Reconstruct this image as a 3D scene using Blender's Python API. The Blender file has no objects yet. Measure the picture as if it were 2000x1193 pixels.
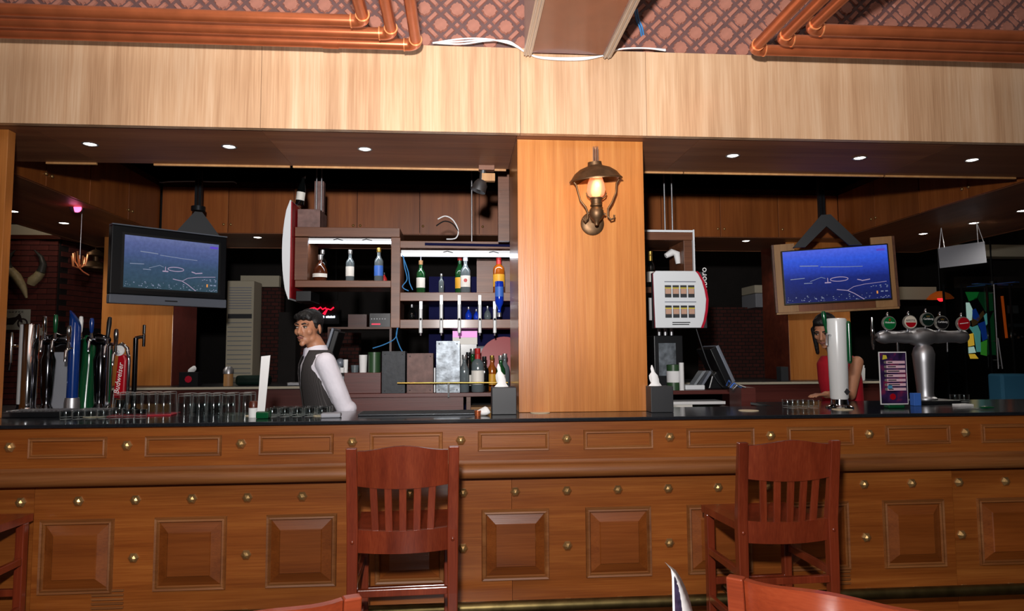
import bpy, bmesh, math, random
from mathutils import Vector, Matrix
rnd = random.Random(11)
SC = bpy.context.scene
C = SC.collection
PI = math.pi

# ---------------------------------------------------------------- camera
FPX = 1300.0
CAM = Vector((0.0, -3.4, 1.385))
_y, _p, _r = math.radians(4.43), math.radians(4.18), math.radians(-0.32)
FW = Vector((math.sin(_y)*math.cos(_p), math.cos(_y)*math.cos(_p), math.sin(_p)))
_rt = Vector((math.cos(_y), -math.sin(_y), 0)); _up = _rt.cross(FW)
RT = _rt*math.cos(_r) + _up*math.sin(_r)
UP = _up*math.cos(_r) - _rt*math.sin(_r)
cd = bpy.data.cameras.new('camera'); cam = bpy.data.objects.new('camera', cd); C.objects.link(cam)
cd.sensor_fit = 'HORIZONTAL'; cd.sensor_width = 36.0; cd.lens = 36.0*FPX/2000.0
cd.clip_start = 0.05; cd.clip_end = 60
cam.matrix_world = Matrix(((RT.x, UP.x, -FW.x, CAM.x), (RT.y, UP.y, -FW.y, CAM.y), (RT.z, UP.z, -FW.z, CAM.z), (0, 0, 0, 1)))
SC.camera = cam

# ---------------------------------------------------------------- world, photographer's flash, exposure
w = bpy.data.worlds.new('world'); SC.world = w; w.use_nodes = True
w.node_tree.nodes['Background'].inputs[0].default_value = (0.9, 0.92, 1.0, 1)
w.node_tree.nodes['Background'].inputs[1].default_value = 0.02
def spot(name, loc, target, power, angle, blend=0.5, radius=0.05, color=(1, 1, 1)):
    l = bpy.data.lights.new(name, 'SPOT'); l.energy = power; l.spot_size = math.radians(angle)
    l.spot_blend = blend; l.shadow_soft_size = radius; l.color = color
    o = bpy.data.objects.new(name, l); C.objects.link(o); o.location = loc
    o.rotation_euler = (Vector(target)-Vector(loc)).to_track_quat('-Z', 'Y').to_euler()
    return o
# the photographer's flash, held just above the lens and tilted up
spot('flash_lamp', (-0.10, -3.40, 1.84), (0.25, 0.2, 3.42), 760, 88, 1.0, 0.05, (1.0, 0.97, 0.95))
pl = bpy.data.lights.new('flash_spill', 'POINT'); pl.energy = 315; pl.shadow_soft_size = 0.06; pl.color = (1.0, 0.97, 0.95)
po = bpy.data.objects.new('flash_spill', pl); C.objects.link(po); po.location = (-0.10, -3.42, 1.86)
SC.view_settings.view_transform = 'Standard'; SC.view_settings.look = 'None'
SC.view_settings.gamma = 1.0; SC.view_settings.use_curve_mapping = False
SC.view_settings.exposure = 0.0

# ---------------------------------------------------------------- helpers
def at(px, py, Y):
    "world point at depth Y seen at photo pixel (px, py)"
    d = FW + RT*((px-1000)/FPX) - UP*((py-596.5)/FPX)
    return CAM + d*((Y-CAM.y)/d.y)
def atz(px, py, Z):
    d = FW + RT*((px-1000)/FPX) - UP*((py-596.5)/FPX)
    return CAM + d*((Z-CAM.z)/d.z)
def lin(c):
    return tuple(((v/255)/12.92 if v/255 <= 0.04045 else ((v/255+0.055)/1.055)**2.4) for v in c) + (1.0,)

class MB:
    def __init__(s): s.v = []; s.f = []
    def add(s, vs, fs):
        b = len(s.v); s.v += [tuple(q) for q in vs]; s.f += [tuple(i+b for i in f) for f in fs]; return s
    def box(s, x0, x1, y0, y1, z0, z1):
        return s.add([(x0,y0,z0),(x1,y0,z0),(x1,y1,z0),(x0,y1,z0),(x0,y0,z1),(x1,y0,z1),(x1,y1,z1),(x0,y1,z1)],
                     [(0,3,2,1),(4,5,6,7),(0,1,5,4),(1,2,6,5),(2,3,7,6),(3,0,4,7)])
    def bar(s, p0, p1, wdt, hgt, up=(0, 0, 1)):
        "square bar from p0 to p1"
        p0, p1 = Vector(p0), Vector(p1); d = (p1-p0).normalized(); u = Vector(up)
        if abs(d.dot(u)) > 0.99: u = Vector((0, 1, 0))
        a = d.cross(u).normalized()*wdt/2; b = a.cross(d).normalized()*hgt/2
        vs = [p+q for p in (p0, p1) for q in (-a-b, a-b, a+b, -a+b)]
        return s.add(vs, [(3,2,1,0),(4,5,6,7),(0,1,5,4),(1,2,6,5),(2,3,7,6),(3,0,4,7)])
    def prism(s, poly, t0, t1, plane='xz'):
        "extrude a 2d polygon; plane xz extrudes along y, xy along z, yz along x"
        n = len(poly)
        m = {'xz': lambda a, b, t: (a, t, b), 'xy': lambda a, b, t: (a, b, t), 'yz': lambda a, b, t: (t, a, b)}[plane]
        vs = [m(a, b, t0) for a, b in poly] + [m(a, b, t1) for a, b in poly]
        fs = [tuple(range(n)), tuple(range(2*n-1, n-1, -1))] + [(i, i+n, (i+1) % n+n, (i+1) % n) for i in range(n)]
        return s.add(vs, fs)
    def cyl(s, p0, p1, r0, r1=None, n=14, caps=True):
        r1 = r0 if r1 is None else r1
        p0, p1 = Vector(p0), Vector(p1); d = (p1-p0).normalized()
        u = Vector((0, 0, 1)) if abs(d.z) < 0.9 else Vector((1, 0, 0))
        a = d.cross(u).normalized(); b = d.cross(a)
        vs = []
        for p, r in ((p0, r0), (p1, r1)):
            for i in range(n):
                t = 2*PI*i/n; vs.append(p + a*(r*math.cos(t)) + b*(r*math.sin(t)))
        fs = [(i, (i+1) % n, (i+1) % n+n, i+n) for i in range(n)]
        if caps: fs += [tuple(range(n-1, -1, -1)), tuple(range(n, 2*n))]
        return s.add(vs, fs)
    def tube(s, pts, r, n=8, caps=True):
        pts = [Vector(p) for p in pts]; m = len(pts); vs = []; prev = None
        for i, p in enumerate(pts):
            d = (pts[min(i+1, m-1)]-pts[max(i-1, 0)]).normalized()
            if prev is None:
                u = Vector((0, 0, 1)) if abs(d.z) < 0.9 else Vector((1, 0, 0)); a = d.cross(u).normalized()
            else:
                a = (prev - d*prev.dot(d)).normalized()
            prev = a; b = d.cross(a); rr = r[i] if isinstance(r, (list, tuple)) else r
            for k in range(n):
                t = 2*PI*k/n; vs.append(p + a*(rr*math.cos(t)) + b*(rr*math.sin(t)))
        fs = [(i*n+k, i*n+(k+1) % n, (i+1)*n+(k+1) % n, (i+1)*n+k) for i in range(m-1) for k in range(n)]
        if caps: fs += [tuple(range(n-1, -1, -1)), tuple(range((m-1)*n, m*n))]
        return s.add(vs, fs)
    def lathe(s, prof, n=20, o=(0, 0, 0), sy=1.0, M=None):
        "profile of (radius, height) turned about the vertical through o"
        o = Vector(o); vs = []; m = len(prof)
        for r, z in prof:
            for k in range(n):
                t = 2*PI*k/n; q = Vector((r*math.cos(t), r*math.sin(t)*sy, z)); q = (M @ q) if M else q
                vs.append(o+q)
        fs = [(i*n+k, i*n+(k+1) % n, (i+1)*n+(k+1) % n, (i+1)*n+k) for i in range(m-1) for k in range(n)]
        if prof[0][0] > 1e-5: fs.append(tuple(range(n-1, -1, -1)))
        if prof[-1][0] > 1e-5: fs.append(tuple(range((m-1)*n, m*n)))
        return s.add(vs, fs)
    def ball(s, c, r, nu=14, nv=8, M=None):
        r = (r, r, r) if not isinstance(r, (tuple, list)) else r
        c = Vector(c)
        def q(x, y, z):
            p = Vector((x*r[0], y*r[1], z*r[2])); return c+((M @ p) if M else p)
        vs = [q(0, 0, -1)]
        for i in range(1, nv):
            ph = -PI/2+PI*i/nv
            for k in range(nu): vs.append(q(math.cos(ph)*math.cos(2*PI*k/nu), math.cos(ph)*math.sin(2*PI*k/nu), math.sin(ph)))
        vs.append(q(0, 0, 1)); L = len(vs)-1
        fs = [(0, 1+(k+1) % nu, 1+k) for k in range(nu)]
        for i in range(nv-2):
            for k in range(nu): fs.append((1+i*nu+k, 1+i*nu+(k+1) % nu, 1+(i+1)*nu+(k+1) % nu, 1+(i+1)*nu+k))
        fs += [(1+(nv-2)*nu+k, 1+(nv-2)*nu+(k+1) % nu, L) for k in range(nu)]
        return s.add(vs, fs)
    def loft(s, rings, caps=True):
        n = len(rings[0]); vs = [q for r in rings for q in r]; m = len(rings)
        fs = [(i*n+k, i*n+(k+1) % n, (i+1)*n+(k+1) % n, (i+1)*n+k) for i in range(m-1) for k in range(n)]
        if caps: fs += [tuple(range(n-1, -1, -1)), tuple(range((m-1)*n, m*n))]
        return s.add(vs, fs)
    def frame(s, x0, x1, z0, z1, y0, y1, t, tz=None):
        "rectangular picture-frame moulding of width t facing -y"
        tz = t if tz is None else tz
        s.box(x0, x0+t, y0, y1, z0, z1); s.box(x1-t, x1, y0, y1, z0, z1)
        s.box(x0+t, x1-t, y0, y1, z0, z0+tz); return s.box(x0+t, x1-t, y0, y1, z1-tz, z1)
    def mesh(s, name, mat=None, smooth=None):
        me = bpy.data.meshes.new(name); me.from_pydata(s.v, [], s.f)
        bm = bmesh.new(); bm.from_mesh(me); bmesh.ops.recalc_face_normals(bm, faces=bm.faces); bm.to_mesh(me); bm.free()
        if mat: me.materials.append(M[mat] if isinstance(mat, str) else mat)
        if smooth:
            me.polygons.foreach_set('use_smooth', [True]*len(me.polygons)); me.set_sharp_from_angle(angle=math.radians(smooth))
        return me
    def build(s, name, mat, parent=None, loc=None, rz=0, smooth=None, bevel=0, rot=None):
        return place(s.mesh(name, mat, smooth), name, parent, loc, rz, bevel, rot)

def place(me, name, parent=None, loc=None, rz=0, bevel=0, rot=None):
    o = bpy.data.objects.new(name, me); C.objects.link(o)
    if parent: o.parent = parent
    if loc is not None: o.location = loc
    if rz: o.rotation_euler = (0, 0, rz)
    if rot: o.rotation_euler = rot
    if bevel:
        b = o.modifiers.new('bevel', 'BEVEL'); b.width = bevel; b.segments = 2; b.limit_method = 'ANGLE'; b.angle_limit = math.radians(40)
    return o
def tag(o, label, cat, group=None):
    o['label'] = label; o['category'] = cat
    if group: o['group'] = group
    return o
def thing(name, label, cat, loc=(0, 0, 0), rz=0, group=None):
    o = bpy.data.objects.new(name, None); C.objects.link(o); o.location = loc; o.rotation_euler = (0, 0, rz)
    o.empty_display_size = 0.05
    return tag(o, label, cat, group)
def struct(o): o['kind'] = 'structure'; return o
def copy_tree(root, loc, rz=None, label=None, parent=None):
    r = root.copy(); C.objects.link(r); r.parent = parent
    r.location = loc
    if rz is not None: r.rotation_euler = (0, 0, rz)
    if label: r['label'] = label
    for ch in [o for o in C.objects if o.parent == root]:
        c = ch.copy(); C.objects.link(c); c.parent = r
        for g in [o for o in C.objects if o.parent == ch]:
            d = g.copy(); C.objects.link(d); d.parent = c
    return r
def text_mesh(txt, size, mat, extrude=0.0006, shear=0.0, name='lettering'):
    cu = bpy.data.curves.new(name, 'FONT'); cu.body = txt; cu.size = size; cu.extrude = extrude; cu.shear = shear
    cu.align_x = 'CENTER'; cu.align_y = 'CENTER'; cu.resolution_u = 2
    o = bpy.data.objects.new(name, cu); C.objects.link(o)
    me = bpy.data.meshes.new_from_object(o.evaluated_get(bpy.context.evaluated_depsgraph_get()))
    bpy.data.objects.remove(o); bpy.data.curves.remove(cu)
    me.materials.clear(); me.materials.append(M[mat]); return me
def lettering(txt, size, mat, parent, loc, rot=(PI/2, 0, 0), shear=0.0, name='lettering'):
    return place(text_mesh(txt, size, mat, shear=shear), name, parent, loc, rot=rot)

# ---------------------------------------------------------------- materials
M = {}
def nodes(name):
    m = bpy.data.materials.new(name); m.use_nodes = True; M[name] = m
    return m, m.node_tree, m.node_tree.nodes['Principled BSDF']
def mat(name, col, rough=0.5, metal=0.0, spec=0.5, noise=0.0, nscale=20, bump=0.0, coat=0.0, emit=None, estr=0.0):
    m, t, b = nodes(name)
    b.inputs['Base Color'].default_value = lin(col); b.inputs['Roughness'].default_value = rough
    b.inputs['Metallic'].default_value = metal; b.inputs['Specular IOR Level'].default_value = spec
    b.inputs['Coat Weight'].default_value = coat; b.inputs['Coat Roughness'].default_value = 0.12
    if emit: b.inputs['Emission Color'].default_value = lin(emit); b.inputs['Emission Strength'].default_value = estr
    if noise or bump:
        tc = t.nodes.new('ShaderNodeTexCoord'); nz = t.nodes.new('ShaderNodeTexNoise')
        nz.inputs['Scale'].default_value = nscale; nz.inputs['Detail'].default_value = 5
        t.links.new(tc.outputs['Object'], nz.inputs['Vector'])
        if noise:
            mx = t.nodes.new('ShaderNodeMix'); mx.data_type = 'RGBA'; mx.blend_type = 'MULTIPLY'
            mr = t.nodes.new('ShaderNodeMapRange'); mr.inputs[1].default_value = 0.3; mr.inputs[2].default_value = 0.7
            mr.inputs[3].default_value = 1-noise; mr.inputs[4].default_value = 1+noise*0.4
            t.links.new(nz.outputs[0], mr.inputs[0]); t.links.new(mr.outputs[0], mx.inputs[7])
            mx.inputs[0].default_value = 1.0; mx.inputs[6].default_value = lin(col); t.links.new(mx.outputs[2], b.inputs['Base Color'])
        if bump:
            bp = t.nodes.new('ShaderNodeBump'); bp.inputs['Strength'].default_value = bump; bp.inputs['Distance'].default_value = 0.01
            t.links.new(nz.outputs[0], bp.inputs['Height']); t.links.new(bp.outputs[0], b.inputs['Normal'])
    return m
def wood(name, c0, c1, c2, axis='z', rough=0.35, coat=0.0, scale=1.0, blotch=0.35, spec=0.5):
    "veneer with grain along axis: broad figure, fine pores, slow blotches of tone"
    m, t, b = nodes(name); L = t.links.new
    tc = t.nodes.new('ShaderNodeTexCoord'); oi = t.nodes.new('ShaderNodeObjectInfo')
    ad = t.nodes.new('ShaderNodeVectorMath'); ad.operation = 'ADD'
    sc = t.nodes.new('ShaderNodeVectorMath'); sc.operation = 'SCALE'; sc.inputs['Scale'].default_value = 7.0
    cb = t.nodes.new('ShaderNodeCombineXYZ')
    for i in range(3): L(oi.outputs['Random'], cb.inputs[i])
    L(cb.outputs[0], sc.inputs[0]); L(tc.outputs['Object'], ad.inputs[0]); L(sc.outputs[0], ad.inputs[1])
    def noise(along, across, det, dist=0.0):
        mp = t.nodes.new('ShaderNodeMapping'); s = [across*scale]*3; s['xyz'.index(axis)] = along*scale
        mp.inputs['Scale'].default_value = s; L(ad.outputs[0], mp.inputs['Vector'])
        n = t.nodes.new('ShaderNodeTexNoise'); n.inputs['Scale'].default_value = 1.0; n.inputs['Detail'].default_value = det
        n.inputs['Distortion'].default_value = dist; L(mp.outputs[0], n.inputs['Vector']); return n
    n1 = noise(0.55, 14, 4, 0.6); n2 = noise(4.0, 150, 3); n3 = noise(0.8, 2.2, 2)
    cr = t.nodes.new('ShaderNodeValToRGB'); e = cr.color_ramp.elements
    e[0].position = 0.28; e[0].color = lin(c0); e[1].position = 0.72; e[1].color = lin(c2)
    k = cr.color_ramp.elements.new(0.5); k.color = lin(c1)
    mm = t.nodes.new('ShaderNodeMath'); mm.operation = 'MULTIPLY_ADD'; mm.inputs[1].default_value = 0.38
    L(n2.outputs[0], mm.inputs[0])
    m2 = t.nodes.new('ShaderNodeMath'); m2.operation = 'MULTIPLY'; m2.inputs[1].default_value = 0.62; L(n1.outputs[0], m2.inputs[0]); L(m2.outputs[0], mm.inputs[2])
    L(mm.outputs[0], cr.inputs[0])
    mr = t.nodes.new('ShaderNodeMapRange'); mr.inputs[1].default_value = 0.3; mr.inputs[2].default_value = 0.7
    mr.inputs[3].default_value = 1-blotch; mr.inputs[4].default_value = 1+blotch*0.35; L(n3.outputs[0], mr.inputs[0])
    mx = t.nodes.new('ShaderNodeMix'); mx.data_type = 'RGBA'; mx.blend_type = 'MULTIPLY'; mx.inputs[0].default_value = 1.0
    L(cr.outputs[0], mx.inputs[6]); L(mr.outputs[0], mx.inputs[7]); L(mx.outputs[2], b.inputs['Base Color'])
    b.inputs['Roughness'].default_value = rough; b.inputs['Coat Weight'].default_value = coat; b.inputs['Coat Roughness'].default_value = 0.15
    b.inputs['Specular IOR Level'].default_value = spec
    bp = t.nodes.new('ShaderNodeBump'); bp.inputs['Strength'].default_value = 0.08; bp.inputs['Distance'].default_value = 0.004
    L(n2.outputs[0], bp.inputs['Height']); L(bp.outputs[0], b.inputs['Normal'])
    return m
def glassy(name, col=(235, 240, 240), edge=4.0, rough=0.05, sheen=0.06, white=0.3):
    "thin clear glass: see-through, a faint mirror sheen, glints at its turned-away edges put in as white colour"
    m, t, b = nodes(name); out = t.nodes['Material Output']; t.nodes.remove(b); L = t.links.new; N = t.nodes.new
    tr = N('ShaderNodeBsdfTransparent'); tr.inputs[0].default_value = lin(col)
    gl = N('ShaderNodeBsdfGlossy'); gl.inputs['Roughness'].default_value = rough
    df = N('ShaderNodeBsdfDiffuse'); df.inputs[0].default_value = (0.85, 0.88, 0.88, 1)
    ms = N('ShaderNodeMixShader'); ms.inputs[0].default_value = sheen; L(tr.outputs[0], ms.inputs[1]); L(gl.outputs[0], ms.inputs[2])
    me = N('ShaderNodeMixShader'); me.inputs[0].default_value = white; L(gl.outputs[0], me.inputs[1]); L(df.outputs[0], me.inputs[2])  # white diffuse stands in for bright glints along the edges
    lw = N('ShaderNodeLayerWeight'); lw.inputs['Blend'].default_value = 0.5
    pw = N('ShaderNodeMath'); pw.operation = 'POWER'; pw.inputs[1].default_value = edge; L(lw.outputs['Facing'], pw.inputs[0])
    mx = N('ShaderNodeMixShader'); L(pw.outputs[0], mx.inputs[0]); L(ms.outputs[0], mx.inputs[1]); L(me.outputs[0], mx.inputs[2]); L(mx.outputs[0], out.inputs[0])
    return m
def glow(name, col, strength):
    return mat(name, col, 0.4, emit=col, estr=strength)

wood('fascia_wood', (166, 124, 90), (200, 160, 124), (220, 188, 156), 'z', 0.36, 0.2, 0.8, 0.18)
wood('column_wood', (160, 94, 40), (184, 114, 54), (200, 134, 70), 'z', 0.3, 0.3, 1.0, 0.16)
wood('bar_wood', (122, 60, 20), (150, 82, 32), (176, 106, 46), 'x', 0.33, 0.3, 1.0, 0.3)
wood('panel_wood', (112, 54, 18), (138, 72, 26), (156, 86, 36), 'x', 0.36, 0.2, 1.2, 0.3)
wood('moulding_wood', (112, 62, 26), (138, 82, 38), (156, 104, 58), 'x', 0.5, 0.0, 1.2, 0.25)
wood('soffit_wood', (116, 68, 42), (140, 86, 54), (158, 104, 68), 'x', 0.5, 0.0, 1.0, 0.3)
wood('soffit_wood_y', (116, 68, 42), (140, 86, 54), (158, 104, 68), 'y', 0.5, 0.0, 1.0, 0.3)
wood('cabinet_wood', (126, 64, 24), (148, 80, 32), (166, 96, 44), 'z', 0.4, 0.15, 1.0, 0.3)
wood('stool_wood', (100, 36, 18), (124, 48, 25), (146, 64, 35), 'z', 0.3, 0.5, 1.4, 0.3)
wood('chair_wood', (118, 47, 25), (138, 57, 30), (152, 68, 37), 'x', 0.28, 0.5, 1.2, 0.2)
wood('dark_wood', (58, 22, 14), (78, 32, 20), (94, 42, 26), 'x', 0.4, 0.15, 1.2, 0.3)
wood('shelf_wood', (84, 46, 28), (110, 66, 42), (130, 84, 58), 'x', 0.45, 0.1, 1.4, 0.35)
wood('red_plank', (72, 27, 22), (90, 37, 30), (102, 45, 37), 'x', 0.45, 0.1, 1.2, 0.25)
wood('pale_board', (168, 118, 70), (188, 138, 86), (200, 154, 102), 'z', 0.5, 0.0, 1.2, 0.2)
wood('floor_wood', (40, 22, 14), (54, 30, 18), (66, 38, 24), 'x', 0.4, 0.1, 1.0, 0.3)
mat('granite', (28, 31, 36), 0.16, spec=0.6, noise=0.3, nscale=120)
mat('brass_stud', (190, 152, 98), 0.34, 0.75)
mat('aged_brass', (116, 88, 62), 0.5, 0.85, noise=0.35, nscale=30)
mat('rail_brass', (120, 104, 66), 0.45, 1.0, noise=0.4, nscale=12)
mat('copper_paint', (186, 100, 60), 0.3, 0.6, spec=0.6, noise=0.2, nscale=9)
mat('copper_bead', (232, 150, 96), 0.3, 0.5)
mat('ceiling_ground', (98, 70, 68), 0.45, noise=0.15, nscale=15)
mat('ceiling_tile', (160, 106, 90), 0.4, noise=0.15, nscale=25)
mat('ceiling_tile_edge', (196, 140, 120), 0.5)
mat('plaster', (214, 208, 200), 0.8, noise=0.08, nscale=4)
mat('duct_paint', (122, 62, 38), 0.22, spec=0.6, noise=0.15, nscale=6, coat=0.3)
mat('duct_steel', (190, 186, 180), 0.35, 0.8)
mat('black', (10, 10, 11), 0.5)
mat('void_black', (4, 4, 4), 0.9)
mat('black_plastic', (18, 19, 22), 0.35)
mat('charcoal', (40, 42, 46), 0.55)
mat('tissue_box_black', (34, 35, 38), 0.5)
mat('silver_plastic', (120, 126, 138), 0.4, 0.2)
mat('grey_plastic', (128, 134, 140), 0.45)
mat('white_plastic', (222, 226, 230), 0.35)
mat('white_paper', (226, 226, 226), 0.7)
mat('cable_white', (236, 236, 238), 0.5)
mat('cable_blue', (60, 130, 190), 0.5)
mat('cream', (196, 186, 164), 0.8)
mat('chrome', (200, 202, 206), 0.08, 1.0)
mat('steel', (184, 184, 188), 0.42, 0.95)
mat('dull_steel', (120, 122, 124), 0.42, 0.9, noise=0.3, nscale=14)
mat('dark_metal', (42, 44, 48), 0.4, 0.6)
mat('dark_chrome', (70, 70, 74), 0.12, 1.0)
mat('white_enamel', (218, 220, 220), 0.25, spec=0.6)
mat('tap_blue', (8, 48, 118), 0.2, coat=0.5)
mat('tap_green', (6, 74, 40), 0.2, coat=0.5)
mat('tap_red', (168, 14, 28), 0.22, coat=0.5)
mat('badge_green', (10, 104, 52), 0.3, coat=0.4)
mat('badge_dark', (14, 34, 28), 0.3, coat=0.4)
mat('badge_rim', (170, 168, 160), 0.3, 0.6)
mat('badge_black', (22, 22, 24), 0.3, coat=0.3)
mat('badge_cream', (216, 206, 190), 0.4)
mat('letter_white', (238, 238, 238), 0.5)
mat('letter_dark', (36, 36, 40), 0.6)
mat('slate', (50, 54, 60), 0.6, noise=0.35, nscale=25, bump=0.3)
mat('worn_brown', (118, 88, 82), 0.6, noise=0.4, nscale=18, bump=0.3)
mat('worn_zinc', (126, 134, 142), 0.4, 0.4, noise=0.75, nscale=16, bump=0.3)
mat('tin_green', (44, 74, 44), 0.4)
mat('cardboard', (150, 112, 74), 0.8)
mat('red_vinyl', (150, 12, 24), 0.4)
mat('red_mat', (170, 26, 44), 0.6)
mat('rubber', (12, 12, 13), 0.7)
mat('coaster_card', (206, 190, 160), 0.8)
mat('blue_panel', (14, 15, 56), 0.85, spec=0.15)
mat('brick', (92, 34, 26), 0.85, noise=0.4, nscale=8, bump=0.4)
mat('mortar', (30, 20, 18), 0.9)
mat('wall_dark', (34, 28, 26), 0.8, noise=0.3, nscale=3)
mat('horn_base', (186, 166, 124), 0.5, noise=0.3, nscale=20)
mat('horn_tip', (58, 56, 52), 0.45)
mat('poster_cream', (176, 172, 158), 0.6)
mat('poster_ink', (46, 30, 30), 0.6)
mat('poster_blue', (70, 140, 180), 0.6)
mat('sign_grey', (146, 148, 156), 0.6)
mat('pos_screen', (52, 62, 74), 0.25)
mat('skin', (176, 122, 92), 0.5, noise=0.08, nscale=18)
mat('lip', (138, 84, 74), 0.5)
mat('hair', (14, 12, 12), 0.55, noise=0.4, nscale=60, bump=0.6)
mat('eye_white', (150, 140, 132), 0.3)
mat('iris', (22, 14, 10), 0.2)
mat('shirt', (226, 222, 232), 0.75, noise=0.08, nscale=13, bump=0.7)
mat('trousers', (20, 20, 22), 0.8)
mat('red_cloth', (190, 20, 40), 0.75, noise=0.15, nscale=8)
mat('red_pack', (176, 16, 44), 0.35)
mat('pack_dark', (44, 46, 50), 0.5)
mat('pack_skin', (190, 150, 128), 0.6)
mat('pack_yellow', (206, 190, 60), 0.6)
mat('lamp_tiffany', (170, 84, 30), 0.4, emit=(190, 84, 24), estr=0.25)
glassy('clear_glass', (242, 246, 246), 5.0, 0.06, 0.05, 0.45)
glassy('pane_glass', (200, 206, 206), 4.0, 0.02, 0.05, 0.0)
glassy('chimney_glass', (240, 236, 230), 2.0, 0.1, 0.10, 0.3)
mat('glass_green', (20, 70, 34), 0.06, spec=0.8)
mat('glass_brown', (70, 30, 12), 0.06, spec=0.8)
mat('glass_amber', (150, 74, 14), 0.06, spec=0.8)
mat('glass_black', (10, 12, 12), 0.06, spec=0.8)
mat('glass_clear_solid', (92, 102, 106), 0.06, spec=0.9)
mat('glass_blue', (14, 52, 180), 0.06, spec=0.8)
mat('label_white', (224, 220, 212), 0.5)
mat('label_yellow', (214, 156, 40), 0.5)
mat('label_red', (176, 30, 30), 0.5)
mat('label_blue', (60, 110, 200), 0.5)
mat('gold_foil', (196, 160, 80), 0.3, 0.8)
mat('silver_foil', (190, 190, 190), 0.3, 0.8)
glow('tube_light', (232, 240, 255), 3.0)
glow('downlight_glow', (255, 246, 232), 9.0)
glow('flame_bulb', (255, 190, 110), 4.0)
glow('neon_red', (255, 20, 50), 2.2)
glow('led_red', (255, 20, 60), 1.6)
glow('neon_orange', (230, 90, 20), 0.5)
glow('red_bulb', (255, 30, 40), 2.5)
glow('stage_red', (255, 90, 130), 4.0)
m, t, b = nodes('frosted_pink'); b.inputs['Base Color'].default_value = lin((236, 190, 172)); b.inputs['Roughness'].default_value = 0.5
b.inputs['Transmission Weight'].default_value = 0.75; b.inputs['Emission Color'].default_value = lin((255, 140, 84)); b.inputs['Emission Strength'].default_value = 0.22
# pinstriped waistcoat cloth
m, t, b = nodes('pinstripe'); tc = t.nodes.new('ShaderNodeTexCoord'); wv = t.nodes.new('ShaderNodeTexWave')
wv.wave_type = 'BANDS'; wv.bands_direction = 'X'; wv.inputs['Scale'].default_value = 36; wv.inputs['Distortion'].default_value = 0
cr = t.nodes.new('ShaderNodeValToRGB'); cr.color_ramp.elements[0].position = 0.90; cr.color_ramp.elements[0].color = lin((44, 40, 40))
cr.color_ramp.elements[1].position = 0.99; cr.color_ramp.elements[1].color = lin((74, 70, 70)); b.inputs['Roughness'].default_value = 0.8
t.links.new(tc.outputs['Object'], wv.inputs['Vector']); t.links.new(wv.outputs['Fac'], cr.inputs[0]); t.links.new(cr.outputs[0], b.inputs['Base Color'])
# ================================================================ the room
ZB, ZS, ZT, YF = 1.062, 2.607, 3.085, 0.18      # bar top, soffit, top of the fascia, fascia plane
struct(MB().box(-8, 9, -6, 9.5, -0.05, 0).build('floor', 'floor_wood'))
struct(MB().box(-8, 9, -6, 0.45, 3.75, 3.80).build('ceiling', 'plaster'))
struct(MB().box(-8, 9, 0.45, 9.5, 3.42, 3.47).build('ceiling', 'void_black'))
struct(MB().box(-8, 9, 9.5, 9.6, 0, 3.8).build('wall_back', 'wall_dark'))
struct(MB().box(-8.1, -8, -6, 9.6, 0, 3.8).build('wall_left', 'wall_dark'))
struct(MB().box(9, 9.1, -6, 9.6, 0, 3.8).build('wall_right', 'wall_dark'))
struct(MB().box(-8, 9, -6.1, -6, 0, 3.8).build('wall_front', 'wall_dark'))

# pale veneered fascia over the bar, one board for each veneer sheet
def empty_struct(name):
    o = bpy.data.objects.new(name, None); C.objects.link(o); return struct(o)
fas = empty_struct('trim_1')
xs = [-5.2, at(510, 170, YF).x, at(1016, 170, YF).x, at(1262, 180, YF).x, 3.35, 6.2]
for a, b in zip(xs, xs[1:]):
    MB().box(a+0.0012, b-0.0012, YF, YF+0.04, ZS-0.006, ZT).build('fascia_board', 'fascia_wood', fas)
MB().box(-5.2, 6.2, YF+0.04, YF+0.06, ZS+0.03, ZT-0.002).build('backing_board', 'soffit_wood', fas)
# soffit under the fascia, running back to the open well over the bar
sof = empty_struct('trim_2')
xs = [-5.2, at(190, 300, 0.9).x, at(570, 325, 0.9).x, 0.315, 1.37, at(1728, 340, 0.9).x, 6.2]
for a, b in zip(xs, xs[1:]):
    MB().box(a+0.001, b-0.001, YF+0.062, 0.92, ZS, ZS+0.025).build('soffit_board', 'soffit_wood', sof)
for a, b in ((-2.6, at(188, 318, 0.92).x), (at(300, 320, 0.92).x, at(566, 323, 0.92).x), (at(572, 325, 0.92).x, 0.30), (1.10, at(1334, 332, 0.92).x),
             (at(1336, 333, 0.92).x, at(1726, 341, 0.92).x), (at(1730, 342, 0.92).x, at(1985, 350, 0.92).x)):
    MB().box(a, b, 0.92, 0.935, ZS-0.012, ZS+0.022).build('edge_strip', 'pale_board', sof)
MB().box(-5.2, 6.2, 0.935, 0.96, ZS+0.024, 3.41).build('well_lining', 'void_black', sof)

# embossed tin wall above the fascia: rosettes, dots and weaving bars, each a raised piece
tin = struct(MB().box(-5.2, 6.2, 0.27, 0.31, ZT-0.1, 3.74).build('wall_tin_cladding', 'ceiling_ground'))
struct(MB().box(-5.2, 6.2, YF+0.061, 0.268, ZT-0.10, ZT-0.004).build('trim_3', 'fascia_wood'))
H = 0.0925
def raised(poly, h=0.010, inset=0.82):
    n = len(poly); m = MB()
    vs = [(a, 0, b) for a, b in poly] + [(a*inset, -h, b*inset) for a, b in poly]
    return m.add(vs, [tuple(range(n, 2*n))] + [(i, (i+1) % n, (i+1) % n+n, i+n) for i in range(n)])
ros = []
for q in range(4):
    for k, (rr, da) in enumerate(((0.049, 0), (0.041, 0.20), (0.039, 0.34), (0.043, 0.5), (0.043, 0.62+0.45), (0.039, 1.23), (0.041, 1.37))):
        t = q*PI/2 + da; ros.append((rr*math.cos(t), rr*math.sin(t)))
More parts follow.
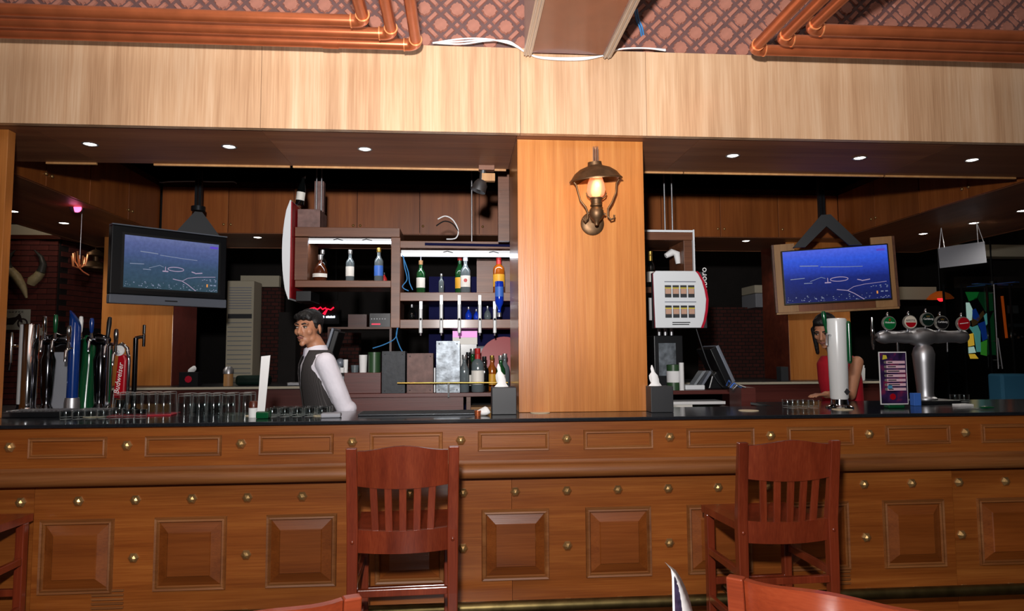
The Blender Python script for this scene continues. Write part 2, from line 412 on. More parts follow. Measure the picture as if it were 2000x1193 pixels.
me_ros = raised(ros, 0.011, 0.86).mesh('rosette', 'ceiling_tile')
me_dot = raised([(0.019, 0), (0, 0.019), (-0.019, 0), (0, -0.019)], 0.010, 0.7).mesh('tin_dot', 'ceiling_tile')
def barpoly(sg):
    L, W = 0.036, 0.0120; r = []
    for a, b in ((-L, -W), (L, -W), (L, W), (-L, W)):
        r.append(((a-sg*b)*0.7071, (sg*a+b)*0.7071) if sg > 0 else ((a+b)*0.7071, (-a+b)*0.7071))
    return r
me_bar = {1: raised(barpoly(1), 0.010, 0.8).mesh('tin_bar', 'ceiling_tile'), -1: raised(barpoly(-1), 0.010, 0.8).mesh('tin_bar', 'ceiling_tile')}
o0 = at(893, 19.5, 0.27)
nb = 0; far_bars = MB()
for j in range(-4, 6):
    for i in range(-34, 42):
        x, z = o0.x + i*H, o0.z + j*H
        if not (ZT-0.02 < z < 3.66): continue
        if not (at(0, 40, 0.27).x-0.3 < x < at(2000, 60, 0.27).x+0.3): continue
        ev = (i+j) % 2 == 0
        place(me_ros if ev else me_dot, 'rosette' if ev else 'tin_dot', tin, (x, 0.2699, z))
        nb += 1
        if nb <= 300: place(me_bar[-1 if ev else 1], 'tin_bar', tin, (x+H/2, 0.2699, z+H/2))
        elif z+H/2 < 3.70:
            q_ = raised(barpoly(-1 if ev else 1), 0.010, 0.8); far_bars.add([(a_+x+H/2, b_+0.2699, c_+z+H/2) for a_, b_, c_ in q_.v], q_.f)
far_bars.build('tin_bars', 'ceiling_tile', tin)['kind'] = 'stuff'

# ring of soffit round the open well, with its downlights; the cabinets line its inner faces
ZR, YW, XL, XR = ZS, 3.4, -3.0, 4.07
rs = empty_struct('trim_4')
for (a, b, c, d, mt) in ((-4.05, XL, 0.92, 4.3, 'soffit_wood_y'), (XL, XR, YW, 4.3, 'soffit_wood'), (XR, 5.6, 0.92, 4.3, 'soffit_wood_y')):
    MB().box(a, b, c, d, ZR, ZR+0.025).build('soffit_board', mt, rs)
MB().box(-4.08, -4.05, 0.92, 4.33, ZR-0.004, 3.4).build('outer_fascia', 'soffit_wood_y', rs)
MB().box(5.6, 5.63, 0.92, 4.33, ZR-0.004, 3.4).build('outer_fascia', 'soffit_wood_y', rs)
MB().box(-4.05, 5.6, 4.3, 4.33, ZR-0.004, 3.4).build('outer_fascia', 'soffit_wood', rs)
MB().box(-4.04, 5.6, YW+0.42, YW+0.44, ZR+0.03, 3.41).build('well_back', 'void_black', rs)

# ---- columns
col = lambda x0, x1, y0, y1, z0, label: tag(MB().box(x0, x1, y0, y1, z0, ZS-0.001).build('column', 'column_wood', bevel=0.002), label, 'column', 'veneered columns')
XC0, XC1, YC = 0.322, 1.050, 0.30
col(XC0, XC1, YC, 0.915, ZB+0.001, 'wide honey veneer column with the wall lantern')
col(-3.15, -2.425, YC, 0.36, ZB+0.001, 'narrow honey veneer pier cut by the left photo edge')
col(at(197, 650, 3.65).x, at(337, 650, 3.65).x, 3.65, 4.25, 1.086, 'honey veneer column behind the silver-edged left television')
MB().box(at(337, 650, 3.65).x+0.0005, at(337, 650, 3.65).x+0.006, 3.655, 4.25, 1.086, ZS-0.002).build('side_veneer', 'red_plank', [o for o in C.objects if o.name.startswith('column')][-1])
col(at(1541, 650, 3.65).x, at(1662, 650, 3.65).x, 3.65, 4.25, 1.086, 'honey veneer column below the right television')
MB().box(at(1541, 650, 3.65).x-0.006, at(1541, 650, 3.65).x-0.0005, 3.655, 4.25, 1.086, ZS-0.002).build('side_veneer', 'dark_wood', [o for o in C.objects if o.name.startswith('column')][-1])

# ---- recessed downlights
def downlight(p, label, r=0.042, power=9):
    t = thing('downlight', label, 'light', (p[0], p[1], ZS), 0, 'recessed downlights')
    MB().lathe([(r, -0.001), (r*1.04, -0.004), (r*0.86, -0.006), (r*0.80, -0.002)], 20).build('rim', 'steel', t, smooth=40)
    MB().lathe([(r*0.80, -0.0015), (r*0.5, -0.006), (0, -0.008)], 20).build('lens', 'downlight_glow', t, smooth=60)
    l = bpy.data.lights.new('downlight_lamp', 'SPOT'); l.energy = power; l.spot_size = math.radians(95 if power < 20 else 150); l.spot_blend = 0.6; l.color = (1, 0.93, 0.84); l.shadow_soft_size = 0.03
    o = bpy.data.objects.new('downlight_lamp', l); C.objects.link(o); o.parent = t; o.location = (0, 0, -0.015)
    return t
for (px, py), lb in zip(((182, 284), (446, 284), (713, 291), (1434, 301), (1678, 308), (1892, 314)),
        ('leftmost downlight in the front soffit', 'second downlight from the left in the front soffit', 'front soffit downlight just left of the lantern column',
         'front soffit downlight just right of the lantern column', 'front soffit downlight above the right television', 'rightmost downlight in the front soffit')):
    p = atz(px, py, ZS); downlight((p.x, 0.53, 0), lb)
for (px, py), lb in zip(((503, 463), (1457, 470), (25, 412), (125, 435), (1803, 456), (1902, 435), (1997, 411)),
        ('dim downlight in the rear soffit right of the left television', 'dim downlight in the rear soffit left of the right television', 'small lit downlight by the left photo edge in the side soffit',
         'small lit downlight beside the red spotlight', 'small lit downlight right of the right television', 'small lit downlight behind the hanging grey board', 'small lit downlight at the right photo edge')):
    p = atz(px, py, ZS); downlight((p.x, p.y, 0), lb, 0.05, 30)

# ---- copper pipes under the ceiling
def pipe(xc, y, xe, lb, coupling=None):
    r = 0.0285; sg = 1 if xe > xc else -1
    t = thing('copper_pipe', lb, 'pipe', (xc, y, 3.0), 0, 'copper painted pipes')
    MB().cyl((sg*0.05, 0, 0), (xe-xc, 0, 0), r, n=20).build('pipe_run', 'copper_paint', t, smooth=40)
    MB().cyl((0, -0.05, 0), (0, -2.3, 0), r, n=20).build('pipe_run', 'copper_paint', t, smooth=40)
    arc = [(sg*0.06, 0, 0)] + [(sg*(0.045-0.045*math.sin(a)), -0.045+0.045*math.cos(a), 0) for a in [k*PI/16 for k in range(9)]] + [(0, -0.06, 0)]
    e = MB().tube(arc, r*1.12, 20).build('elbow', 'copper_paint', t, smooth=40)
    MB().lathe([(r*1.0, -0.004), (r*1.2, -0.003), (r*1.2, 0.003), (r*1.0, 0.004)], 20, (0, -0.06, 0), M=Matrix.Rotation(PI/2, 3, 'X')).build('solder_ring', 'copper_bead', e, smooth=30)
    MB().lathe([(r*1.0, -0.004), (r*1.2, -0.003), (r*1.2, 0.003), (r*1.0, 0.004)], 20, (sg*0.062, 0, 0), M=Matrix.Rotation(PI/2, 3, 'Y')).build('solder_ring', 'copper_bead', e, smooth=30)
    if coupling: MB().cyl((coupling[0], 0, 0), (coupling[1], 0, 0), r*1.12, n=20).build('coupling', 'copper_paint', t, smooth=40)
    return t
pipe(-0.466, -0.235, -4.5, 'copper pipe nearest the viewer in the left trio')
pipe(-0.345, -0.115, -4.5, 'middle copper pipe of the left trio')
pipe(-0.231, 0.0, -4.5, 'copper pipe against the fascia in the left trio', (-0.48, -0.40))
pipe(1.741, -0.300, 5.5, 'copper pipe nearest the viewer in the right trio')
pipe(1.651, -0.180, 5.5, 'middle copper pipe of the right trio')
pipe(1.557, -0.062, 5.5, 'copper pipe against the fascia in the right trio')

# ---- boxed duct coming forward over the bar
t = thing('boxed_duct', 'brown boxed duct with steel edges above the lantern column', 'duct', (0.59, 0, 3.03))
MB().box(-0.20, 0.20, -2.6, 0.14, 0.012, 0.40).build('duct_body', 'duct_paint', t)
for s in (-1, 1):
    MB().box(s*0.222-0.022, s*0.222+0.022, -2.6, 0.142, -0.004, 0.016).build('edge_angle', 'duct_steel', t)
    MB().box(s*0.232-0.006, s*0.232+0.006, -2.6, 0.142, 0.016, 0.40).build('side_flange', 'duct_steel', t)
    for k in range(2): MB().cyl((s*(0.21+0.02*k), -2.6, -0.006), (s*(0.21+0.02*k), 0.142, -0.006), 0.004, n=8).build('edge_rib', 'duct_steel', t, smooth=40)
# white cables lying along the top of the fascia
def cable(name, pts, r, m_, label, cat='cable', group=None, n=6):
    P = []
    pts = [Vector(p) for p in pts]
    for i in range(len(pts)-1):
        a, b, c, d = pts[max(i-1, 0)], pts[i], pts[i+1], pts[min(i+2, len(pts)-1)]
        for k in range(6):
            u = k/6; P.append(0.5*((2*b)+(c-a)*u+(2*a-5*b+4*c-d)*u*u+(3*b-a-3*c+d)*u**3))
    P.append(pts[-1]); o = P[0]
    return tag(MB().tube([p-o for p in P], r, n).build(name, m_, loc=o, smooth=50), label, cat, group)
YA = YF-0.008
for k, dz in enumerate((0, 0.014, 0.028)):
    pp = [(845, 84), (900, 86-5*k), (950, 80-2*k), (990, 80+2*k), (1010, 90+1*k), (1030, 104), (1060, 112+k), (1130, 113+2*k), (1180, 108), (1210, 96), (1260, 94), (1300, 97+k)]
    cable('cable', [at(x, y, YA-0.006*k) for x, y in pp], 0.0042, 'cable_white',
          ('white cable sagging lowest under the boxed duct', 'white cable looped between its two neighbours on the fascia', 'white cable humped highest along the fascia top')[k], group='white cables on the fascia')
q = [at(1240, 20, 0.2), at(1243, 38, 0.2), at(1250, 55, 0.22), at(1253, 70, 0.262)]
for k in range(2): cable('blue_cable', [p+Vector((0.012*k, 0, 0.006*k)) for p in q], 0.005, 'cable_blue', ('blue cable entering the tin wall by the duct, left strand', 'blue cable entering the tin wall by the duct, right strand')[k], group='blue cables by the duct')
# ================================================================ the bar front
bar = thing('bar_counter', 'long panelled wooden bar with brass studs', 'bar', (0, 0, 0))
XA, XB = -3.4, 4.7
MB().box(XA, XB, 0.0, 0.05, 0.83, ZB-0.019).build('upper_board', 'bar_wood', bar)
xs = [XA, -2.05, -0.02+0.28, 2.63, XB]
for a, b in zip(xs, xs[1:]):
    MB().box(a+0.0008, b-0.0008, 0.04, 0.07, 0.0, 0.79).build('lower_board', 'bar_wood', bar)
MB().box(XA, XB, 0.072, 0.50, 0.0, ZB-0.020).build('carcass', 'dark_wood', bar)
# bullnose moulding under the upper board
prof = [(0.05, 0.852), (-0.004, 0.852), (-0.008, 0.842), (-0.012, 0.836), (-0.022, 0.833)]
prof += [(-0.022-0.030*math.sin(a), 0.800+0.033*math.cos(a)) for a in [k*PI/8 for k in range(1, 8)]]
prof += [(-0.016, 0.766), (0.05, 0.766)]
MB().prism([(a, b) for a, b in prof], XA, XB, 'yz').build('bullnose_moulding', 'moulding_wood', bar, smooth=40)
# panels
def mitred(w, h, t, d, y):
    m = MB(); o = [(-w, -h), (w, -h), (w, h), (-w, h)]
    rings = [(1, 0, 0), (0.35, 0.0, d), (-0.0, 0, d*0.75)]
    for i in range(4):
        (a, b), (c, e) = o[i], o[(i+1) % 4]
        def inn(p, k): return (p[0]-math.copysign(k, p[0]), p[1]-math.copysign(k, p[1]))
        pts = []
        for k, dep in ((0, 0), (t*0.15, d), (t*0.5, d*0.75), (t*0.8, d), (t, d*0.3)):
            p, q = inn((a, b), k), inn((c, e), k); pts.append(((p[0], y-dep, p[1]), (q[0], y-dep, q[1])))
        vs = [v for pr_ in pts for v in pr_]
        m.add(vs, [(2*k, 2*k+1, 2*k+3, 2*k+2) for k in range(4)])
    return m
me_sqf = mitred(0.172, 0.176, 0.026, 0.013, 0).mesh('panel_frame', 'moulding_wood')
def field(w, h, b, d):
    vs = [(-w, 0, -h), (w, 0, -h), (w, 0, h), (-w, 0, h), (-w+b, -d, -h+b), (w-b, -d, -h+b), (w-b, -d, h-b), (-w+b, -d, h-b),
          (-w+b+.004, -d-.004, -h+b+.004), (w-b-.004, -d-.004, -h+b+.004), (w-b-.004, -d-.004, h-b-.004), (-w+b+.004, -d-.004, h-b-.004)]
    return MB().add(vs, [(8, 9, 10, 11)] + [(i, (i+1) % 4, (i+1) % 4+4, i+4) for i in range(4)] + [(4+i, 4+(i+1) % 4, (i+1) % 4+8, i+8) for i in range(4)])
me_sqr = field(0.146, 0.150, 0.044, 0.018).mesh('raised_field', 'panel_wood')
me_rcf = mitred(0.181, 0.050, 0.020, 0.010, 0).mesh('panel_frame', 'moulding_wood')
for k in range(-6, 8):
    f = place(me_sqf, 'panel_frame', bar, (0.2777+0.531*k, 0.0399, 0.4245)); place(me_sqr, 'raised_field', f, (0, -0.0005, 0))
for k in range(-5, 7): place(me_rcf, 'panel_frame', bar, (0.268+0.538*k, -0.0001, 0.9475))
# brass studs: faceted hexagonal domes
st = MB().lathe([(0.026, 0), (0.025, 0.006), (0.016, 0.016), (0.006, 0.021), (0, 0.022)], 6, M=Matrix.Rotation(PI/2, 3, 'X'))
me_st = st.mesh('brass_stud', 'brass_stud')
for k in range(-5, 7): place(me_st, 'brass_stud', bar, (0.001+0.5375*k, -0.0002, 0.954))
for k in range(-10, 14):
    x = 0.2777+0.2655*k
    place(me_st, 'brass_stud', bar, (x, 0.0398, 0.686)); place(me_st, 'brass_stud', bar, (x, 0.0398, 0.130))
    if k % 2: place(me_st, 'brass_stud', bar, (x, 0.0398, 0.411))
# louvred vents low in the front
for x in (-1.695, 1.965):
    for k in range(5):
        MB().box(-0.075, 0.075, -0.004, 0, -0.007, 0.003).build('vent_slat', 'moulding_wood', bar, (x, 0.0398, 0.262-0.02*k))
        MB().box(-0.072, 0.072, -0.001, 0, -0.010, -0.0065).build('vent_slot', 'void_black', bar, (x, 0.0398, 0.262-0.02*k))
# polished black top, a return at each end
poly = [(XA, -0.03), (XB, -0.03), (XB, 0.88), (1.9, 0.88), (1.9, 0.55), (-1.55, 0.55), (-1.55, 1.35), (XA, 1.35)]
tag(MB().prism(poly, ZB-0.018, ZB, 'xy').build('stone_countertop', 'granite', bevel=0.003), 'glossy black stone bar top over the wooden front', 'countertop')
tag(MB().box(XA, -1.62, 0.52, 1.30, 0, ZB-0.02).build('counter_return', 'dark_wood'), 'dark wood counter return under the left beer taps', 'counter')
tag(MB().box(1.95, XB, 0.52, 0.84, 0, ZB-0.02).build('counter_return', 'dark_wood'), 'dark wood counter return under the steel beer font', 'counter')
# brass foot rail
t = MB().cyl((XA, 0, 0), (XB, 0, 0), 0.027, n=16).build('foot_rail', 'rail_brass', bar, (0, -0.12, 0.178), smooth=40); t['label'] = 'dull brass foot rail'
for x in (-2.9, 1.36, 3.9):
    MB().tube([(x, 0, 0), (x, 0.05, 0.0), (x, 0.161, 0)], [0.016, 0.012, 0.02], 10).build('bracket', 'rail_brass', t, smooth=40)
# ================================================================ upper cabinets lining the well
ZC1 = 3.13
knob_me = MB().lathe([(0.004, 0), (0.004, 0.012), (0.011, 0.016), (0.013, 0.022), (0.009, 0.028), (0, 0.030)], 10, M=Matrix.Rotation(PI/2, 3, 'X')).mesh('knob', 'brass_stud', 60)
def cabinet(x0, x1, label, ndoor=2, knobs='c', rot=0, base=None):
    "wall cabinet facing -y, x0..x1 along its front; base is its world corner"
    w = x1-x0
    t = thing('upper_cabinet', label, 'cabinet', base if base else ((x0+x1)/2, YW, ZS), rot, 'upper cabinets round the well')
    MB().box(-w/2+0.001, w/2-0.001, 0.0, 0.40, 0.026, ZC1-ZS).build('body', 'dark_wood', t)
    dw = w/ndoor
    for k in range(ndoor):
        a = -w/2+k*dw
        d = MB().box(a+0.003, a+dw-0.003, -0.02, -0.001, 0.004, ZC1-ZS-0.06).build('door', 'cabinet_wood', t, bevel=0.002)
        kx = (a+dw-0.035 if k == 0 else a+0.035) if knobs == 'c' else (a+0.035 if knobs == 'l' else a+dw-0.035)
        place(knob_me, 'knob', d, (kx, -0.02, 0.085))
    MB().box(-w/2+0.001, w/2-0.001, -0.012, -0.001, ZC1-ZS-0.055, ZC1-ZS).build('top_rail', 'dark_wood', t)
    return t
X = lambda px: at(px, 400, YW).x
for a, b, lb, n, kn in ((318, 575, 'upper cabinet pair right of the left television pole', 2, 'c'), (575, 820, 'upper cabinet pair above the framed bottle shelf', 2, 'c'),
        (820, 1050, 'upper cabinet pair behind the coiled loose wire', 2, 'l'), (1062, 1290, 'upper cabinet pair half hidden by the lantern column', 2, 'c'),
        (1290, 1517, 'upper cabinet pair left of the right television', 2, 'c'), (1517, 1634, 'narrow upper cabinet above the right television', 1, 'l')):
    cabinet(X(a), X(b), lb, n, kn)
def side(xw, y0, y1, lb, right):
    w = y1-y0
    cabinet(-w/2, w/2, lb, 2, 'c', PI/2 if not right else -PI/2, (xw, (y0+y1)/2, ZS))
ys = [atz(270, 436, ZS).y+0.32, atz(185, 399, ZS).y, 0.99]
side(XL, ys[1]+0.002, 3.38, 'side upper cabinet in the dim left corner of the well', False)
side(XL, 1.00, ys[1]-0.002, 'side upper cabinet at far left under the soffit edge', False)
side(XR, 2.12, 3.38, 'side upper cabinet right of the right television pole', True)
side(XR, 1.00, 2.11, 'side upper cabinet at far right above the grey board', True)
# loose white wire along the cabinet tops
cable('loose_wire', [at(x, y, YW-0.03) for x, y in ((296, 348), (312, 356), (330, 355), (376, 354), (420, 355), (455, 355), (462, 359))], 0.006, 'cable_white', 'thin white wire drooping along the left upper cabinets')

# ================================================================ rear counter of the island
t = thing('rear_counter', 'dark rear counter with pale edge behind the bartender', 'counter', (0, 3.32, 0))
MB().box(-3.6, 4.6, 0, 0.9, 1.055, 1.085).build('top', 'black_plastic', t)
MB().box(-3.6, 4.6, -0.012, -0.001, 1.060, 1.082).build('edge_strip', 'cream', t)
MB().box(-3.55, 4.55, 0.03, 0.32, 0, 1.054).build('front_panel', 'red_plank', t)

# ================================================================ televisions
m, tt, b = nodes('screen_picture'); L = tt.links.new          # an aerial view at dusk: hazy blue sky over dark land
tc = tt.nodes.new('ShaderNodeTexCoord'); sx = tt.nodes.new('ShaderNodeSeparateXYZ'); L(tc.outputs['Object'], sx.inputs[0])
cr = tt.nodes.new('ShaderNodeValToRGB'); mr = tt.nodes.new('ShaderNodeMapRange'); mr.inputs[1].default_value = -0.26; mr.inputs[2].default_value = 0.26; L(sx.outputs['Z'], mr.inputs[0])
els = cr.color_ramp.elements; els[0].color = lin((58, 78, 92)); els[1].color = lin((120, 130, 176)); els[1].position = 1.0
for p, c in ((0.12, (52, 78, 92)), (0.45, (60, 84, 112)), (0.62, (74, 92, 138)), (0.8, (92, 104, 156))): e = els.new(p); e.color = lin(c)
nz = tt.nodes.new('ShaderNodeTexNoise'); nz.inputs['Scale'].default_value = 38; nz.inputs['Detail'].default_value = 6; L(tc.outputs['Object'], nz.inputs['Vector'])
mx = tt.nodes.new('ShaderNodeMix'); mx.data_type = 'RGBA'; mx.blend_type = 'OVERLAY'; mx.inputs[0].default_value = 0.3
L(mr.outputs[0], cr.inputs[0]); L(cr.outputs[0], mx.inputs[6]); L(nz.outputs[0], mx.inputs[7])
L(mx.outputs[2], b.inputs['Emission Color']); b.inputs['Emission Strength'].default_value = 0.8; b.inputs['Base Color'].default_value = (0.01, 0.01, 0.012, 1); b.inputs['Roughness'].default_value = 0.2
m2 = m.copy(); m2.name = 'screen_picture_blue'; M['screen_picture_blue'] = m2
for e, c in zip([n for n in m2.node_tree.nodes if n.type == 'VALTORGB'][0].color_ramp.elements, ((22, 30, 84), (16, 24, 74), (20, 34, 104), (34, 58, 160), (44, 78, 196), (74, 92, 204))): e.color = lin(c)
[n for n in m2.node_tree.nodes if n.type == 'BSDF_PRINCIPLED'][0].inputs['Emission Strength'].default_value = 1.15
glow('screen_white', (214, 196, 214), 0.75); glow('screen_pale', (140, 152, 180), 0.4); glow('screen_pink', (180, 160, 190), 0.45); glow('screen_orange', (230, 150, 70), 0.6); glow('screen_violet', (90, 70, 190), 0.6)
def streak(m_, pts, wd):
    for (a, b_), (c, d) in zip(pts, pts[1:]):
        v = Vector((c-a, d-b_)); n = Vector((-v.y, v.x)).normalized()*wd/2
        m_.add([(a+n.x, 0, b_+n.y), (a-n.x, 0, b_-n.y), (c-n.x, 0, d-n.y), (c+n.x, 0, d+n.y)], [(0, 1, 2, 3)])
def picture(scr, W, Hh):
    "printed on the screen: roads, stadium ring, channel marks, in fractions of the picture"
    P = lambda u, v: ((u-0.5)*W, (0.5-v)*Hh)
    m_ = MB()
    streak(m_, [P(0.16, 0.29), P(0.34, 0.31)], 0.007); streak(m_, [P(0.36, 0.33), P(0.6, 0.36), P(0.76, 0.37)], 0.005)
    streak(m_, [P(0.06, 0.54), P(0.2, 0.53)], 0.006); streak(m_, [P(0.19, 0.63), P(0.27, 0.63)], 0.006); streak(m_, [P(0.25, 0.60), P(0.36, 0.53), P(0.40, 0.56)], 0.004)
    m_.build('clouds_and_fields', 'screen_pale', scr, (0, -0.0028, 0))['kind'] = 'stuff'
    m_ = MB(); el = [P(0.53+0.085*math.cos(k*PI/10), 0.585+0.04*math.sin(k*PI/10)) for k in range(21)]; streak(m_, el, 0.006)
    streak(m_, [P(0.42, 0.55), P(0.42, 0.64)], 0.006); streak(m_, [P(0.39, 0.64), P(0.45, 0.64)], 0.010); streak(m_, [P(0.70, 0.61), P(0.74, 0.63)], 0.008); streak(m_, [P(0.74, 0.64), P(0.82, 0.62)], 0.008)
    streak(m_, [P(0.50, 0.78), P(0.60, 0.81), P(0.66, 0.87), P(0.75, 0.99)], 0.006); streak(m_, [P(0.60, 0.81), P(0.66, 0.745), P(0.76, 0.71), P(0.97, 0.68)], 0.004)
    m_.build('stadium_and_roads', 'screen_pink', scr, (0, -0.0030, 0))['kind'] = 'stuff'
    m_ = MB(); r2 = random.Random(5)
    for k in range(60):
        u = r2.uniform(0.01, 0.97); h = r2.uniform(0.002, 0.008); ww = r2.uniform(0.004, 0.016); x, z = P(u, 0.985-0.11*r2.random()**2); m_.add([(x, 0, z), (x+ww, 0, z), (x+ww*0.8, 0, z+h), (x+ww*0.2, 0, z+h)], [(0, 1, 2, 3)])
    for k in range(12):
        x, z = P(r2.uniform(0.8, 0.97), r2.uniform(0.74, 0.79)); m_.add([(x, 0, z), (x+0.012, 0, z), (x+0.012, 0, z+0.005), (x, 0, z+0.005)], [(0, 1, 2, 3)])
    for u in (0.91, 0.95): x, z = P(u, 0.87); m_.add([(x, 0, z), (x+0.022, 0, z), (x+0.022, 0, z+0.010), (x, 0, z+0.010)], [(0, 1, 2, 3)])
    m_.build('town_lights', 'screen_pale', scr, (0, -0.0032, 0))['kind'] = 'stuff'
    m_ = MB(); x, z = P(0.87, 0.9); m_.add([(x, 0, z), (x+0.012, 0, z), (x+0.012, 0, z+0.026), (x, 0, z+0.026)], [(0, 1, 2, 3)]); m_.build('channel_mark', 'screen_orange', scr, (0, -0.0032, 0))
    m_ = MB(); x, z = P(0.90, 0.10); m_.add([(x, 0, z), (x+0.07, 0, z), (x+0.07, 0, z+0.02), (x, 0, z+0.02)], [(0, 1, 2, 3)]); m_.build('corner_mark', 'screen_violet', scr, (0, -0.0032, 0))
def basis_obj(t, p_left, p_right, zc, roll=0.0):
    "stand a thing so that its local x runs from p_left to p_right"
    c = (Vector(p_left)+Vector(p_right))/2; ang = math.atan2(p_right[1]-p_left[1], p_right[0]-p_left[0])
    t.location = (c.x, c.y, zc); t.rotation_euler = (0, -roll, ang)
# left: plasma set with a silver speaker bar, hung on a pole
a, b_ = at(216, 516, 2.12), at(442, 530, 2.72)
W = (Vector((a.x, a.y))-Vector((b_.x, b_.y))).length
t = thing('television', 'grey-framed television with silver bar, hanging left', 'television', group='televisions'); basis_obj(t, a, b_, (at(214, 516, 2.12).z+at(442, 531, 2.72).z)/2, math.radians(0.0))
h = 0.318
MB().box(-W/2, W/2, 0.0, 0.09, -h+0.075, h).build('cabinet_shell', 'black_plastic', t, bevel=0.008)
MB().box(-W/2-0.004, W/2+0.004, -0.012, 0.07, -h, -h+0.074).build('speaker_bar', 'silver_plastic', t, bevel=0.006)
MB().box(-W/2, W/2, -0.004, 0.085, h+0.001, h+0.010).build('top_trim', 'silver_plastic', t)
MB().frame(-W/2+0.075, W/2-0.055, -h+0.115, h-0.055, -0.006, -0.0005, 0.018).build('inner_bezel', 'black', t)
sw, sh = W-0.13-0.036, 2*h-0.17-0.036
s_ = MB().box(-sw/2, sw/2, -0.002, -0.0004, -sh/2, sh/2).build('screen', 'screen_picture', t, ((0.075-0.055)/2, 0, (0.115-0.055)/2)); picture(s_, sw, sh)
MB().box(-0.05, 0.05, -0.0135, -0.0122, -h+0.032, -h+0.042).build('sensor_slot', 'black', t)
cL = t.location
br = thing('television_bracket', 'dark pole and peaked bracket holding the left television', 'bracket', (cL.x+0.10, cL.y+0.27, 2.70))
MB().box(-0.028, -0.006, -0.02, 0.02, 0.0, 0.70).build('pole', 'dark_metal', br); MB().box(0.006, 0.028, -0.02, 0.02, 0.0, 0.70).build('pole', 'dark_metal', br)
MB().cyl((0, 0, -0.02), (0, 0, 0.02), 0.06, n=16).build('collar', 'dark_metal', br, smooth=40)
MB().prism([(-0.20, -0.26), (-0.03, -0.03), (0.03, -0.03), (0.20, -0.26), (0.14, -0.34), (-0.14, -0.34)], -0.02, 0.02).build('peaked_plate', 'charcoal', br, rz=0.5)
# right: slim set with thin bezel on a pale board frame
a, b_ = at(1529, 544, 2.72), at(1739, 529, 2.42)
W = (Vector((a.x, a.y))-Vector((b_.x, b_.y))).length
t = thing('television', 'slim television showing a vivid blue picture, right', 'television', group='televisions'); basis_obj(t, a, b_, (a.z+b_.z)/2, math.radians(2.0))
h = 0.262
MB().box(-W/2, W/2, 0.0, 0.05, -h, h).build('cabinet_shell', 'black_plastic', t, bevel=0.004)
s_ = MB().box(-W/2+0.012, W/2-0.012, -0.002, -0.0004, -h+0.016, h-0.012).build('screen', 'screen_picture_blue', t); picture(s_, W-0.024, 2*h-0.028)
cable('television_lead', [at(x, y, 2.66) for x, y in ((1612, 597), (1620, 602), (1632, 603), (1640, 597))], 0.005, 'black', 'short black lead looping under the right television')
cR = t.location.copy(); angR = t.rotation_euler.z
bd = thing('television_board', 'pale wooden board frame behind the slim television', 'board', (cR.x, cR.y, cR.z), angR); bd.rotation_euler = (0, math.radians(-2.0), angR)
y0 = 0.052
MB().box(-W/2-0.055, -W/2+0.13, y0, y0+0.03, -0.325, 0.335).build('upright_plank', 'pale_board', bd)
MB().box(W/2-0.13, W/2+0.05, y0, y0+0.03, -0.325, 0.335).build('upright_plank', 'pale_board', bd)
MB().box(-W/2+0.132, W/2-0.132, y0+0.008, y0+0.03, -0.325, 0.27).build('back_panel', 'cabinet_wood', bd)
MB().box(-W/2-0.07, W/2+0.065, y0+0.0, y0+0.07, -0.345, -0.327).build('lower_ledge', 'pale_board', bd)
MB().box(-W/2-0.075, -W/2-0.057, y0+0.0, y0+0.07, -0.325, 0.335).build('side_edge', 'shelf_wood', bd)
MB().box(W/2+0.052, W/2+0.072, y0+0.0, y0+0.07, -0.325, 0.335).build('side_edge', 'shelf_wood', bd)
br = thing('television_bracket', 'dark pole and chevron bracket holding the right television', 'bracket', (cR.x-0.02, cR.y+0.165, 2.74))
MB().box(-0.028, -0.006, -0.02, 0.02, -0.12, 0.66).build('pole', 'dark_metal', br); MB().box(0.006, 0.028, -0.02, 0.02, -0.12, 0.66).build('pole', 'dark_metal', br)
pk = MB().prism([(-0.30, -0.36), (-0.04, -0.06), (0.04, -0.06), (0.30, -0.36), (0.19, -0.36), (0, -0.17), (-0.19, -0.36)], -0.20, -0.17).build('chevron_plate', 'charcoal', br, rz=angR)
# champagne-style bottle display and hanging framed shelves
# ================================================================ hanging bottle shelves in the middle of the island
YU = 1.55                                         # front plane of the unit
hs = thing('hanging_shelf', 'worn wooden hanging bottle shelf with strip lights, left of column', 'shelf', (0, YU, 1.9))
def U(px, py): p = at(px, py, YU); return p.x, p.z-1.9
def rect(name, a, b, y0, y1, mt='shelf_wood', parent=None, bevel=0.003):
    (x0, z1), (x1, z0) = U(*a), U(*b); return MB().box(x0, x1, y0, y1, z0, z1).build(name, mt, parent or hs, bevel=bevel)
# upper left box
rect('top_board', (576, 443), (781, 463), 0, 0.36); rect('side_board', (576, 463.3), (600, 547), 0, 0.36); rect('side_board', (764, 463.3), (781, 640), 0, 0.36)
rect('shelf_board', (576, 547.3), (763.6, 561), 0, 0.36)
# lower middle box, open racks; runs behind the column to its right
rect('top_board', (781.4, 470), (1092, 486), 0, 0.36); rect('shelf_board', (781.4, 571), (1092, 588), -0.01, 0.36); rect('bottom_rail', (781.4, 624), (1092, 640.5), -0.01, 0.30)
